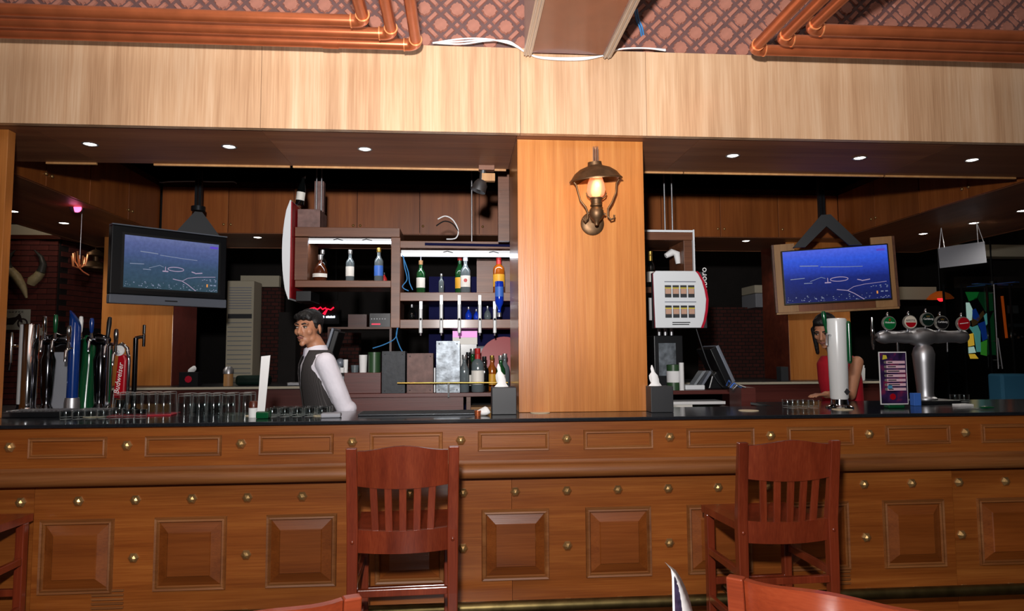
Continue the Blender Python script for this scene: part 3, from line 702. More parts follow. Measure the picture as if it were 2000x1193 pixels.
# lights: tubes on battens
def batten(a, b, lb):
    (x0, z1), (x1, z0) = U(*a), U(*b); h = (z1-z0)
    t = thing('strip_light', lb, 'light', ((x0+x1)/2, YU+0.03, 1.9+z1), 0, 'strip lights in the shelves'); w = (x1-x0)/2
    MB().box(-w, w, 0, 0.04, -h*0.45, 0).build('batten', 'white_plastic', t)
    MB().cyl((-w, 0.012, -h*0.72), (w, 0.012, -h*0.72), h*0.25, n=10).build('tube', 'tube_light', t, smooth=50)
    l = bpy.data.lights.new('strip_lamp', 'AREA'); l.shape = 'RECTANGLE'; l.size = w*1.9; l.size_y = 0.02; l.energy = 3.0*w; l.color = (0.93, 0.96, 1)
    o = bpy.data.objects.new('strip_lamp', l); C.objects.link(o); o.parent = t; o.location = (0, 0.012, -h*0.72-h*0.27)
    for s in (-0.3, 0.4): MB().tube([(w*s-0.03, 0.0, -h*0.30), (w*s, -0.012, -h*0.15), (w*s+0.04, 0.0, -h*0.38)], 0.003, 6).build('clip', 'dark_metal', t)
    return t
batten((600.5, 463.5), (763.5, 475), 'strip light over the three spaced bottles')
batten((783, 487), (1040, 501), 'long strip light above the bottle optics')
(xa, za), (xb, zb) = U(830, 476), U(1050, 480)
MB().cyl((xa, -0.012, za-0.004), (xb, -0.012, zb-0.004), 0.010, n=10).build('lamp_rod', 'blue_panel', hs, smooth=50)
# hanging rods
for px, top in ((922, 345), (609, 343), (619, 343)):
    x, z = U(px, 445 if px < 700 else 470); MB().cyl((x, 0.14, z), (x, 0.14, 3.41-1.9), 0.006, n=8).build('hanging_rod', 'steel', hs, smooth=50)
# right box, beyond the column
rect('top_board', (1175, 452), (1356, 469), 0, 0.36); rect('side_board', (1335, 469.3), (1356, 640), 0, 0.36); rect('shelf_board', (1175, 560), (1334.6, 572), 0, 0.36)
(x0, z0) = U(1357, 640); (x1, z1) = U(1357, 449)
MB().box(x0, x0+0.012, -0.012, 0.36, z0, z1).build('white_edging', 'white_plastic', hs); (x2, _) = U(1175, 449); MB().box(x2, x0-0.0005, -0.012, -0.001, z1-0.020, z1-0.004).build('white_edging', 'white_plastic', hs)
for px in (1310, 1325):
    x, z = U(px, 449); MB().cyl((x, 0.14, z), (x, 0.14, 3.41-1.9), 0.007, n=8).build('hanging_rod', 'steel', hs, smooth=50)
tag(MB().tube([(0, 0, 0), (0.05, 0, 0.03), (0.09, 0, 0.02), (0.10, 0, -0.06)], [0.02, 0.03, 0.028, 0.02], 8).build('paper_wad', 'white_paper', loc=at(1300, 500, YU+0.1), smooth=60), 'crumpled white paper tucked in the right shelf box', 'paper')
# shaped white sign seen edge-on at the left end of the shelves
zA, zB2 = U(575, 395)[1], U(575, 586)[1]
sg = thing('lightbox_sign', 'curved white lightbox sign edge-on at the shelf end', 'sign', (at(574, 490, YU).x-0.005, YU-0.05, 1.9+zB2)); hh = zA-zB2
pts = [(-0.004, 0.0)] + [(-0.012-0.05*math.sin(PI*k/10)**0.6, hh*k/10) for k in range(0, 11)] + [(-0.004, hh)]
MB().prism(pts, -0.02, 0.36).build('bulged_face', 'white_plastic', sg, smooth=30)
MB().box(-0.0035, 0.005, -0.02, 0.36, 0.01, hh-0.01).build('red_edge', 'red_vinyl', sg)
rect('sloping_bracket', (578, 405), (622, 442), 0.05, 0.30, 'worn_brown')
rect('upright_post', (604, 341), (622, 404), 0.18, 0.24, 'worn_brown')
# black undertray
rect('undertray', (578, 568), (607, 588), 0.0, 0.3, 'black_plastic')

# ---- bottles
def bottle(kind, loc, label, s=1.0, glass='glass_brown', lab='label_white', cap='black_plastic', flip=False, group='bottles at the back bar', neck_label=None):
    P = {'spirit': [(0.0, 0), (0.034, 0.001), (0.037, 0.006), (0.037, 0.165), (0.034, 0.182), (0.020, 0.205), (0.0145, 0.222), (0.0145, 0.272), (0.016, 0.275)],
         'wine': [(0.0, 0), (0.034, 0.002), (0.037, 0.008), (0.037, 0.175), (0.033, 0.195), (0.018, 0.225), (0.0145, 0.24), (0.014, 0.295), (0.016, 0.298)],
         'squat': [(0.0, 0), (0.03, 0.001), (0.042, 0.012), (0.050, 0.045), (0.046, 0.085), (0.030, 0.115), (0.014, 0.135), (0.013, 0.175), (0.015, 0.178)],
         'champ': [(0.0, 0), (0.040, 0.002), (0.045, 0.010), (0.045, 0.15), (0.040, 0.19), (0.026, 0.235), (0.017, 0.262), (0.0165, 0.305), (0.018, 0.31)],
         'square': [(0.0, 0), (0.036, 0.001), (0.040, 0.006), (0.040, 0.17), (0.036, 0.186), (0.018, 0.205), (0.014, 0.22), (0.014, 0.262), (0.016, 0.265)]}[kind]
    P = [(r*s, z*s) for r, z in P]; R = max(r for r, z in P); H_ = P[-1][1]
    t = thing('bottle', label, 'bottle', loc, 0, group)
    Mx = Matrix.Rotation(PI, 3, 'X') if flip else None
    MB().lathe(P, 16, M=Mx).build('glass_body', glass, t, smooth=40)
    MB().lathe([(P[-1][0]*1.04, H_-0.028*s), (P[-1][0]*1.12, H_-0.026*s), (P[-1][0]*1.12, H_+0.008*s), (0, H_+0.009*s)], 14, M=Mx).build('cap', cap, t, smooth=40)
    z0, z1 = (0.05*s, 0.135*s) if kind != 'squat' else (0.03*s, 0.055*s)
    rr = R*1.012
    if lab:
        n = 9; vs = []
        for z in (z0, z1):
            for k in range(n): a = -PI*0.92+PI*0.84*k/(n-1); q = Vector((rr*math.cos(a), rr*math.sin(a), z)); vs.append(Mx @ Vector((q.x, -q.y, q.z)) if flip else q)
        MB().add(vs, [(k, k+1, k+1+n, k+n) for k in range(n-1)]).build('label', lab, t, smooth=60)
    if neck_label: MB().lathe([(P[-1][0]*1.1, H_-0.075*s), (P[-1][0]*1.1, H_-0.03*s)], 14, M=Mx).build('neck_band', neck_label, t, smooth=40)
    return t
def B(kind, px, py, Y, lb, hpx=None, **k):
    p = at(px, py, Y); return bottle(kind, (p.x, p.y, p.z), lb, **k)
ys_ = YU+0.12
z_up = 1.9+U(600, 547.3)[1]+0.0005
def on(px, z, Y): p = at(px, 500, Y); return (p.x, Y, z)
bottle('squat', on(626, z_up, ys_), 'round squat brandy bottle in the upper shelf', 1.1, 'glass_brown', 'label_white', 'silver_foil')
bottle('spirit', on(630, z_up, ys_+0.12), 'tall dark bottle with silver top behind the squat bottle', 0.92, 'glass_black', None, 'silver_foil')
bottle('spirit', on(684, z_up, ys_), 'clear bottle with white base label, middle of upper shelf', 0.86, 'glass_clear_solid', 'label_white', 'silver_foil')
bottle('spirit', on(740, z_up, ys_), 'clear blue-tinted bottle at right of upper shelf', 0.92, 'glass_clear_solid', 'label_blue', 'gold_foil')
bottle('squat', on(751, z_up, ys_+0.1), 'small red-labelled bottle in the upper shelf corner', 0.45, 'label_red', None, 'black_plastic')
z_mid = 1.9+U(800, 571)[1]+0.0005
bp = bottle('spirit', on(822, z_mid, ys_), 'green bottle with long steel pourer and white label', 0.9, 'glass_green', 'label_white', 'cardboard')
MB().cyl((0, 0, 0.255), (0, 0, 0.33), 0.004, n=8).build('pourer', 'steel', bp, smooth=50)
bottle('wine', on(898, z_mid, ys_+0.1), 'slim green bottle with red cap', 1.0, 'glass_green', 'label_yellow', 'label_red')
bp = bottle('spirit', on(909, z_mid, ys_), 'clear bottle with white cap and round red emblem', 1.02, 'glass_clear_solid', 'label_white', 'white_plastic')
MB().lathe([(0.014, 0), (0.014, 0.002), (0, 0.002)], 14, (0, -0.0395, 0.10), M=Matrix.Rotation(PI/2, 3, 'X')).build('emblem', 'label_red', bp)
bottle('square', on(974, z_mid, ys_+0.02), 'broad amber bottle with red neck and yellow label', 1.12, 'glass_amber', 'label_yellow', 'label_red', neck_label='label_red')
bottle('spirit', on(862, z_mid, ys_+0.02), 'short clear bottle with steel top behind the optics', 0.55, 'glass_clear_solid', None, 'silver_foil')
# inverted blue bottle on the last optic
p = at(975, 549, YU-0.07)
bottle('wine', (p.x, p.y, p.z), 'upside-down cobalt blue bottle on an optic', 0.86, 'glass_blue', 'label_blue', 'steel', flip=True)
# optic dispensers on the rail
for k, (px, lb) in enumerate(((822, 'first bright optic dispenser from the left on the rail'), (862, 'second bright optic dispenser from the left'), (897, 'third bright optic dispenser, below the red-capped bottle'),
                              (937, 'fourth bright optic dispenser from the left'), (966, 'fifth optic dispenser beside the blue bottle'))):
    p = at(px, 588 if k in (0, 4) else 576, YU-0.03); zlo = at(px, 650, YU-0.03).z
    t = thing('optic_dispenser', lb, 'dispenser', (p.x, p.y, zlo), 0, 'optic dispensers'); hh = p.z-zlo
    MB().box(-0.012, 0.012, 0.0, 0.012, 0.02, hh).build('backplate', 'white_enamel', t, bevel=0.002)
    MB().cyl((0, -0.012, 0.0), (0, -0.012, hh*0.75), 0.013, n=12).build('measure', 'white_enamel', t, smooth=40)
    MB().cyl((0, -0.012, -0.02), (0, -0.012, 0.0), 0.006, n=8).build('spout', 'steel', t, smooth=40)
    MB().ball((0, -0.028, 0.10), 0.009, 8, 6).build('catch', 'black_plastic', t, smooth=60)
# things in the lower rack
for px, sc_, g, lb in ((915, 0.34, 'glass_blue', 'small blue jar in the lower rack'), (930, 0.28, 'glass_blue', 'smallest blue jar in the lower rack'), (952, 0.36, 'glass_clear_solid', 'small clear jar in the lower rack'),
                       (805, 0.4, 'glass_black', 'dark small bottle at the left of the lower rack')):
    bottle('squat', on(px, 1.9+U(800, 624)[1]+0.0005, ys_), lb, sc_*1.6, g, None, 'steel')
# dark blue panel behind the racks, pale wooden panel next to the column
p0, p1 = at(838, 540, YU+0.53), at(1000, 690, YU+0.53)
tag(MB().box(0, p1.x-p0.x, 0, 0.02, p1.z-p0.z-0.6, 0).build('backdrop_board', 'blue_panel', loc=p0), 'dark blue panel standing behind the bottle racks', 'panel')
p0, p1 = at(931, 505, YU+0.40), at(1010, 575, YU+0.40)
tag(MB().box(0, p1.x-p0.x, 0, 0.02, p1.z-p0.z, 0).build('wood_panel', 'shelf_wood', loc=p0), 'plain wooden panel behind the amber bottle', 'panel')
# tangled blue wires and coiled white wires
for k, pp in enumerate((((788, 500), (790, 520), (795, 545), (786, 560), (798, 568)), ((786, 498), (797, 530), (800, 552), (806, 566)), ((776, 640), (772, 660), (752, 672), (728, 680)), ((777, 640), (774, 655), (780, 675), (788, 690)))):
    cable('blue_wire', [at(x, y, YU-0.03) for x, y in pp], 0.004, 'cable_blue', ('blue wire knotted at the rack corner, left', 'blue wire knotted at the rack corner, right', 'blue wire sweeping left below the rack', 'blue wire dropping right below the rack')[k], group='blue wires')
for k, pp in enumerate((((855, 428), (870, 422), (885, 430), (895, 450), (890, 465), (872, 467)), ((852, 441), (868, 432), (884, 437), (896, 452)))):
    cable('coiled_wire', [at(x, y, YU+0.1) for x, y in pp], 0.005, ('cable_white', 'black')[k], ('loose white wire curling above the rack', 'dark wire curling under the loose white wire')[k])
# champagne bottle tilted in its holder on top of the shelf
p = at(585, 401, YU+0.1)
t = bottle('champ', p, 'large dark champagne bottle leaning on top of the shelf', 0.62*1.18, 'glass_black', 'label_white', 'glass_black'); t.rotation_euler = (0, math.radians(7), 0)
# jointed spot fitting under the soffit beside the column
t = thing('spot_fitting', 'unlit swivel spotlight under the soffit left of the column', 'light', (at(950, 332, 0.86).x, 0.86, ZS-0.001))
MB().box(-0.05, 0.05, -0.03, 0.03, -0.03, 0.0).build('mount', 'shelf_wood', t); MB().box(-0.03, 0.055, -0.02, 0.02, -0.10, -0.05).build('bracket', 'pale_board', t)
MB().cyl((-0.02, 0, -0.02), (-0.03, 0, -0.11), 0.02, n=12).build('stem', 'dull_steel', t, smooth=40)
MB().lathe([(0.0, 0.05), (0.03, 0.045), (0.045, 0.02), (0.05, -0.03), (0.042, -0.03), (0.0, -0.01)], 18, (-0.045, -0.01, -0.14), M=Matrix.Rotation(0.35, 3, 'Y')).build('head', 'dull_steel', t, smooth=40)
# timber post between soffit and shelf, next to the column
(a, b_) = at(973, 402, 1.3), at(995, 470, 1.3)
tag(MB().box(a.x, b_.x, 1.3, 1.36, b_.z, 3.4).build('timber_post', 'shelf_wood'), 'rough timber post between shelf and soffit, left of column', 'post')
# ================================================================ bar stools and chairs
def make_stool(label, loc, rz):
    "slat-backed counter stool; local: back at -y side facing the viewer, seat runs to +y"
    t = thing('bar_stool', label, 'stool', loc, rz, 'slat-back bar stools')
    W = 0.205; zs = 0.645; D = 0.40; zt = 1.005; wd = 'stool_wood'
    for s in (-1, 1):
        # back leg and post in one, leaning back above the seat
        pts = [(s*W, 0.02, 0.0), (s*W, 0.0, 0.40), (s*W, 0.0, 0.66), (s*(W+0.004), -0.045, zt)]
        m = MB(); rings = []
        for (x, y, z), w_, d_ in zip(pts, (0.040, 0.042, 0.046, 0.044), (0.034, 0.040, 0.040, 0.026)):
            rings.append([(x-w_/2, y-d_/2, z), (x+w_/2, y-d_/2, z), (x+w_/2, y+d_/2, z), (x-w_/2, y+d_/2, z)])
        m.loft(rings).build('back_leg', wd, t, bevel=0.004)
        rings = [[(s*(W-0.012)+a*0.019, D-0.03+b*0.019, z) for a, b in ((-1, -1), (1, -1), (1, 1), (-1, 1))] for z in (0, zs-0.035)]
        MB().loft(rings).build('front_leg', wd, t, bevel=0.004)
        for z in (0.22, 0.44): MB().box(s*(W-0.005)-0.011, s*(W-0.005)+0.011, 0.021, D-0.05, z-0.016, z+0.016).build('side_stretcher', wd, t, bevel=0.003)
        MB().ball((s*W, -0.0215, 0.62), (0.008, 0.004, 0.008), 8, 6).build('plug', wd, t, smooth=60)
    MB().box(-W+0.022, W-0.022, -0.012, 0.012, 0.395, 0.425).build('back_stretcher', wd, t, bevel=0.003)
    MB().box(-W+0.008, W-0.008, D-0.042, D-0.018, 0.28, 0.312).build('front_stretcher', wd, t, bevel=0.003)
    # dished seat with a front apron
    n = 9; vs = []; fs = []
    for j in range(n):
        v = j/(n-1); y = 0.022+v*(D-0.01)
        for i in range(n):
            u = i/(n-1)*2-1; x = u*(W+0.010-0.02*(1-v)); dish = 0.012*(1-u*u)*math.sin(PI*min(1, v*1.1)); vs.append((x, y, zs-dish))
    q = len(vs); vs += [(x, y, zs-0.034) for x, y, z in vs]
    for j in range(n-1):
        for i in range(n-1):
            a = j*n+i; fs += [(a, a+1, a+n+1, a+n), (q+a, q+a+n, q+a+n+1, q+a+1)]
    ring = [i for i in range(n)] + [j*n+n-1 for j in range(1, n)] + [(n-1)*n+i for i in range(n-2, -1, -1)] + [j*n for j in range(n-2, 0, -1)]
    fs += [(ring[k], ring[(k+1) % len(ring)], q+ring[(k+1) % len(ring)], q+ring[k]) for k in range(len(ring))]
    MB().add(vs, fs).build('seat', wd, t, smooth=40)
    # curved crest and lower rail, bowed away from the sitter, five slats
    def bowed(z0f, z1f, name, th=0.020, bow=0.028, yof=0.0):
        k = 13; rings = []
        for i in range(k):
            u = i/(k-1)*2-1; x = u*(W-0.0205); yb = -bow*(1-u*u)
            def yy(z): return -0.045*(z-0.66)/(zt-0.66)+yof+yb
            za, zb_ = z0f(u), z1f(u)
            rings.append([(x, yy(za)-th/2, za), (x, yy(za)+th/2, za), (x, yy(zb_)+th/2, zb_), (x, yy(zb_)-th/2, zb_)])
        return MB().loft(rings).build(name, wd, t, smooth=35)
    bowed(lambda u: 0.848-0.010*(1-u*u), lambda u: 0.992+0.022*(math.cos(u*PI)*0.5+0.5), 'crest_rail')
    bowed(lambda u: 0.572-0.004*(1-u*u), lambda u: 0.668-0.006*(1-u*u), 'lower_rail', 0.020, 0.024)
    for i in range(5):
        u = (i-2)*0.33; x = u*(W-0.0225)
        f = lambda z: -0.045*(z-0.66)/(zt-0.66)-0.026*(1-u*u)
        MB().bar((x*0.93, f(0.66), 0.655), (x, f(0.85), 0.852), 0.030, 0.011, (0, 1, 0)).build('slat', wd, t, bevel=0.002)
    return t
st1 = make_stool('bar stool with its back square to the viewer, centre left', (-0.238, -0.545, 0), math.radians(2))
dx = Vector((1.599-1.246, 0.029)); ang = math.radians(6)
copy_tree(st1, (1.405, -0.56, 0), math.radians(2), 'bar stool on the right, its seat turned to the left')
s3 = copy_tree(st1, (-2.235, -0.425, 0), math.radians(0), 'dark bar stool cut off at the lower left corner')

def make_chair(label, loc, rz):
    "low-backed dining chair with a broad curved crest, seen from behind; only its top rises into view"
    t = thing('dining_chair', label, 'chair', loc, rz, 'red-brown dining chairs')
    W, zs, zt = 0.215, 0.46, 0.845; wd = 'chair_wood'
    for s in (-1, 1):
        MB().loft([[(s*W-0.02, -0.016+y, z), (s*W+0.02, -0.016+y, z), (s*W+0.02, 0.016+y, z), (s*W-0.02, 0.016+y, z)] for y, z in ((0.04, 0), (0, 0.46), (-0.05, zt))]).build('back_leg', wd, t, bevel=0.004)
        MB().box(s*(W-0.01)-0.018, s*(W-0.01)+0.018, 0.37, 0.406, 0, zs-0.03).build('front_leg', wd, t, bevel=0.004)
        MB().box(s*(W-0.01)-0.01, s*(W-0.01)+0.01, 0.02, 0.37, 0.20, 0.23).build('side_stretcher', wd, t)
    MB().box(-W-0.01, W+0.01, 0.02, 0.43, zs-0.03, zs).build('seat', wd, t, bevel=0.008)
    k = 17; rings = []
    for i in range(k):
        u = i/(k-1)*2-1; x = u*(W-0.021); yb = -0.045-0.05*(1-u*u)
        z1 = zt-0.004+0.018*(math.cos(u*PI)*0.5+0.5); z0 = 0.70
        rings.append([(x, yb+0.02-0.011, z0), (x, yb+0.02+0.011, z0), (x, yb+0.011, z1), (x, yb-0.011, z1)])
    MB().loft(rings).build('crest_rail', wd, t, smooth=35)
    for i in range(5):
        x = (i-2)*0.075; MB().bar((x, 0.0, zs), (x, -0.06, 0.705), 0.03, 0.011, (0, 1, 0)).build('slat', wd, t)
    return t
ch = make_chair('red-brown dining chair cropped by the lower edge, right', (0.864, -1.885, 0), math.radians(-38.5))
copy_tree(ch, (-0.462, -1.868, 0), math.radians(21), 'red-brown dining chair cropped by the lower edge, left')
# round table just under the picture edge and the folded card that stands on it
t = thing('dining_table', 'small wooden table below the picture edge with a standing card', 'table', (0.42, -1.97, 0))
MB().lathe([(0.0, 0.655), (0.29, 0.655), (0.30, 0.66), (0.30, 0.683), (0.29, 0.688), (0, 0.688)], 40).build('table_top', 'chair_wood', t, smooth=30)
MB().lathe([(0.05, 0.03), (0.04, 0.10), (0.035, 0.4), (0.05, 0.654)], 16).build('pedestal', 'dark_metal', t, smooth=40)
MB().lathe([(0.2, 0.0), (0.2, 0.012), (0.06, 0.03), (0, 0.03)], 28).build('foot', 'dark_metal', t, smooth=40)
p = at(1326, 1113, -1.76)
t = thing('standing_card', 'glossy white-edged photo card standing at the lower edge', 'card', (p.x, p.y, 0.689)); hz = p.z-0.689
for nm, mt, off, inset in (('card_sheet', 'white_paper', 0, 0), ('printed_photo', 'card_print', -0.0012, 0.010)):
    k = 10; rings = []
    for i in range(k):
        z = inset*0.6+(hz-inset*2.2)*i/(k-1); u = z/hz; wdt = 0.060*(1-u**2.4)**0.62
        x0 = -0.018+inset*0.5; x1 = -0.016+wdt-inset*0.7
        rings.append([(x0, 0.03*(0)+off, z), (max(x0+0.001, (x0+x1)/2), 0.012+off, z), (max(x0+0.002, x1), 0.05*u+0.012+off, z)])
    m = MB(); n = 3
    for r in rings: m.v += r
    m.f += [(i*3+j, i*3+j+1, (i+1)*3+j+1, (i+1)*3+j) for i in range(k-1) for j in range(2)]
    if nm == 'printed_photo': mat('card_print', (70, 62, 92), 0.25, noise=0.7, nscale=30)
    o = m.build(nm, mt, t, smooth=60)
    if nm == 'card_sheet': sm = o.modifiers.new('thick', 'SOLIDIFY'); sm.thickness = 0.0008; sm.offset = 1

# ================================================================ wall lantern on the column
B0 = at(1157, 437, YC)
t = thing('wall_lantern', 'aged brass oil-style wall lantern on the wide column', 'lamp', (B0.x, YC, B0.z))
MB().lathe([(0.068, 0), (0.066, 0.008), (0.055, 0.016), (0.030, 0.020), (0, 0.021)], 28, M=Matrix.Rotation(PI/2, 3, 'X')).build('backplate', 'aged_brass', t, smooth=35)
MB().tube([(0, -0.02, 0.01), (0, -0.07, 0.015), (0, -0.10, 0.03)], 0.011, 12).build('arm', 'aged_brass', t, smooth=50)
yo = -0.115
MB().lathe([(0.0, -0.035), (0.010, -0.030), (0.014, -0.012), (0.030, 0.004), (0.041, 0.028), (0.040, 0.050), (0.030, 0.066), (0.026, 0.072)], 22, (0, yo, 0)).build('oil_font', 'aged_brass', t, smooth=40)
MB().lathe([(0.026, 0.072), (0.034, 0.076), (0.034, 0.082), (0.030, 0.086), (0.031, 0.112), (0.036, 0.116), (0.036, 0.122), (0.024, 0.124)], 22, (0, yo, 0)).build('burner', 'aged_brass', t, smooth=35)
for s in (-1, 1): MB().tube([(s*0.03, yo, 0.118), (s*0.050, yo-0.005, 0.132), (s*0.056, yo-0.005, 0.150)], 0.004, 8).build('gallery_prong', 'aged_brass', t, smooth=50)
MB().lathe([(0.030, 0.124), (0.045, 0.140), (0.052, 0.165), (0.047, 0.200), (0.035, 0.235), (0.028, 0.270)], 24, (0, yo, 0)).build('frosted_globe', 'frosted_pink', t, smooth=60)
gl = MB().lathe([(0.0, 0.126), (0.012, 0.132), (0.019, 0.155), (0.016, 0.180), (0.006, 0.205), (0, 0.215)], 16, (0, yo, 0)).build('flame_bulb', 'flame_bulb', t, smooth=60)
MB().lathe([(0.020, 0.270), (0.017, 0.32), (0.0155, 0.40), (0.016, 0.410), (0.014, 0.410), (0.0135, 0.32)], 16, (0, yo, 0)).build('chimney', 'chimney_glass', t, smooth=50)
RM = Matrix.Rotation(math.radians(-5), 3, 'Y') @ Matrix.Rotation(math.radians(7), 3, 'X')
MB().lathe([(0.030, 0.098), (0.038, 0.097), (0.040, 0.078), (0.046, 0.074), (0.085, 0.060), (0.118, 0.036), (0.138, 0.008), (0.147, 0.0), (0.147, -0.006), (0.140, -0.006), (0.134, 0.002), (0.114, 0.030), (0.082, 0.053), (0.044, 0.067), (0.030, 0.068)],
           32, (0, yo, 0.225), M=RM).build('brass_shade', 'aged_brass', t, smooth=35)
for s in (-1, 1):
    MB().tube([(s*0.135, yo, 0.223), (s*0.112, yo, 0.195), (s*0.100, yo, 0.150), (s*0.088, yo, 0.105), (s*0.060, yo, 0.070), (s*0.048, yo, 0.040), (s*0.050, yo, 0.005), (s*0.064, yo, -0.010), (s*0.075, yo, 0.006)] if s < 0 else
              [(0.135, yo, 0.237), (0.116, yo, 0.205), (0.112, yo, 0.155), (0.090, yo, 0.100), (0.066, yo, 0.062), (0.064, yo, 0.020), (0.080, yo, 0.002), (0.098, yo, 0.008), (0.100, yo, 0.028)], 0.0058, 8).build('bail_arm', 'aged_brass', t, smooth=60)
    MB().tube([(s*0.040, yo, 0.035), (s*0.052, yo, 0.03)], 0.006, 8).build('arm_lug', 'aged_brass', t, smooth=60)
l = bpy.data.lights.new('lantern_lamp', 'POINT'); l.energy = 0.8; l.color = (1, 0.62, 0.3); l.shadow_soft_size = 0.03
o = bpy.data.objects.new('lantern_lamp', l); C.objects.link(o); o.parent = t; o.location = (0, yo-0.06, 0.19)
# ================================================================ things along the bar top
def coaster(px, py, lb):
    p = atz(px, py, ZB); return tag(MB().lathe([(0.0, 0.0), (0.055, 0.0), (0.055, 0.0025), (0, 0.0025)], 24).build('coaster', 'coaster_card', loc=(p.x, max(p.y, 0.035), ZB+0.0005), smooth=30), lb, 'coaster', 'pale coasters on the bar')
for px, py, lb in ((10, 813, 'round pale coaster at the far left end of the bar top'), (185, 814, 'round pale coaster in front of the left beer taps'), (500, 812, 'round pale coaster in front of the green card holder'),
                   (632, 812, 'round pale coaster in front of the bartender'), (1055, 806, 'round pale coaster at the foot of the lantern column'), (1462, 802, 'round pale coaster left of the white beer tower'), (1645, 800, 'round pale coaster before the white beer tower')):
    coaster(px, py, lb)
# ---- left beer taps on drip trays
ZD = ZB+0.045
def tray(x0, x1, y0, y1, lb):
    t = thing('drip_tray', lb, 'drip tray', ((x0+x1)/2, (y0+y1)/2, ZB+0.0005), 0, 'drip trays'); w, d = (x1-x0)/2, (y1-y0)/2
    MB().box(-w, w, -d, d, 0, 0.030).build('pan', 'black_plastic', t, bevel=0.004)
    MB().frame(-w, w, -d, d, 0, 0, 0.012)
    n = int(w*2/0.022)
    for k in range(n): MB().box(-0.004, 0.004, -d+0.012, d-0.012, 0.0302, 0.036).build('grill_bar', 'steel', t, (-w+0.02+k*(2*w-0.04)/(n-1), 0, 0))
    return t
def PX(px, Y): return at(px, 700, Y).x
tray(PX(30, 0.45), PX(150, 0.45), 0.36, 0.54, 'black drip tray with steel grill under the chrome tower')
tray(PX(152, 0.45), PX(226, 0.45), 0.36, 0.54, 'black drip tray with steel grill under the red tower')
YT = 0.72
def tap(t, x, y, z, h=0.11, col='black_plastic', tilt=0.0):
    "faucet with lever: spout, body and handle parts"
    MB().tube([(x, y+0.05, z), (x, y-0.01, z), (x, y-0.035, z-0.015), (x, y-0.04, z-0.075)], [0.011, 0.012, 0.010, 0.007], 10).build('spout', 'chrome', t, smooth=50)
    MB().cyl((x, y-0.012, z+0.005), (x, y-0.012, z+0.035), 0.011, 0.008, n=10).build('faucet_stem', 'chrome', t, smooth=40)
    MB().lathe([(0.006, 0), (0.010, 0.01), (0.013, h*0.7), (0.010, h*0.96), (0, h)], 12, (x, y-0.012, z+0.035), M=Matrix.Rotation(tilt, 3, 'X')).build('tap_lever', col, t, smooth=50)
def base_tower(name, px, lb, Y=YT, cat='beer tap'):
    p = at(px, 700, Y); return thing(name, lb, cat, (p.x, Y, ZB+0.0005), 0, 'left beer taps')
# 1 chrome tower with a white side panel and a chrome lever at its left
t = base_tower('beer_tower', 56, 'chrome cylindrical beer tower with white side, far left'); zt = at(50, 633, YT).z-ZB
MB().lathe([(0.056, 0), (0.056, 0.010), (0.052, 0.022), (0.050, 0.03)], 28).build('base_flange', 'chrome', t, smooth=35)
MB().lathe([(0.048, 0.03), (0.048, zt-0.006), (0.044, zt), (0, zt)], 28).build('chrome_column', 'chrome', t, smooth=35)
vs = []; n = 8
for z in (0.05, zt-0.004):
    for k in range(n): a = PI*1.02+PI*0.42*k/(n-1); vs.append((0.050*math.cos(a), 0.050*math.sin(a), z))
MB().add(vs, [(k, k+1, k+1+n, k+n) for k in range(n-1)]).build('white_panel', 'white_enamel', t, smooth=60)
MB().tube([(-0.05, -0.02, zt-0.13), (-0.075, -0.03, zt-0.13)], 0.007, 8).build('lever_pivot', 'chrome', t, smooth=50)
MB().lathe([(0.0, -0.09), (0.009, -0.085), (0.010, 0.06), (0.007, 0.09), (0, 0.092)], 12, (-0.082, -0.03, zt-0.14)).build('tap_lever', 'chrome', t, smooth=50)
MB().tube([(-0.082, -0.03, zt-0.225), (-0.082, -0.04, zt-0.27)], 0.008, 8).build('spout', 'dark_chrome', t, smooth=50)
# 2 black tapered font carrying a long bar of taps
def font(px, lb, x0, x1, levers, Y, colr='dark_chrome'):
    t = base_tower('beer_font', px, lb, Y); zb_ = at(px, 664, Y).z-ZB
    MB().lathe([(0.040, 0), (0.040, 0.012), (0.030, 0.03), (0.024, 0.045), (0.030, 0.10), (0.040, zb_*0.72), (0.030, zb_*0.80), (0.026, zb_-0.03)], 20).build('tapered_pillar', colr, t, smooth=40)
    c = t.location.x; xa, xb = PX(x0, Y)-c, PX(x1, Y)-c
    MB().tube([(xa, 0, zb_), (xa+0.015, 0, zb_), ((xa+xb)/2-0.03, 0, zb_), ((xa+xb)/2, 0, zb_), ((xa+xb)/2+0.03, 0, zb_), (xb-0.015, 0, zb_), (xb, 0, zb_)], [0.012, 0.030, 0.030, 0.042, 0.030, 0.030, 0.012], 16).build('cross_bar', 'dark_chrome', t, smooth=50)
    for lx, cc, hh in levers: tap(t, PX(lx, Y)-c, -0.04, zb_+0.005, hh, cc)
    return t
font(94, 'black tapered beer font with chrome and green levers', 80, 138, ((95, 'chrome', 0.10), (116, 'tap_green', 0.11)), 0.74)
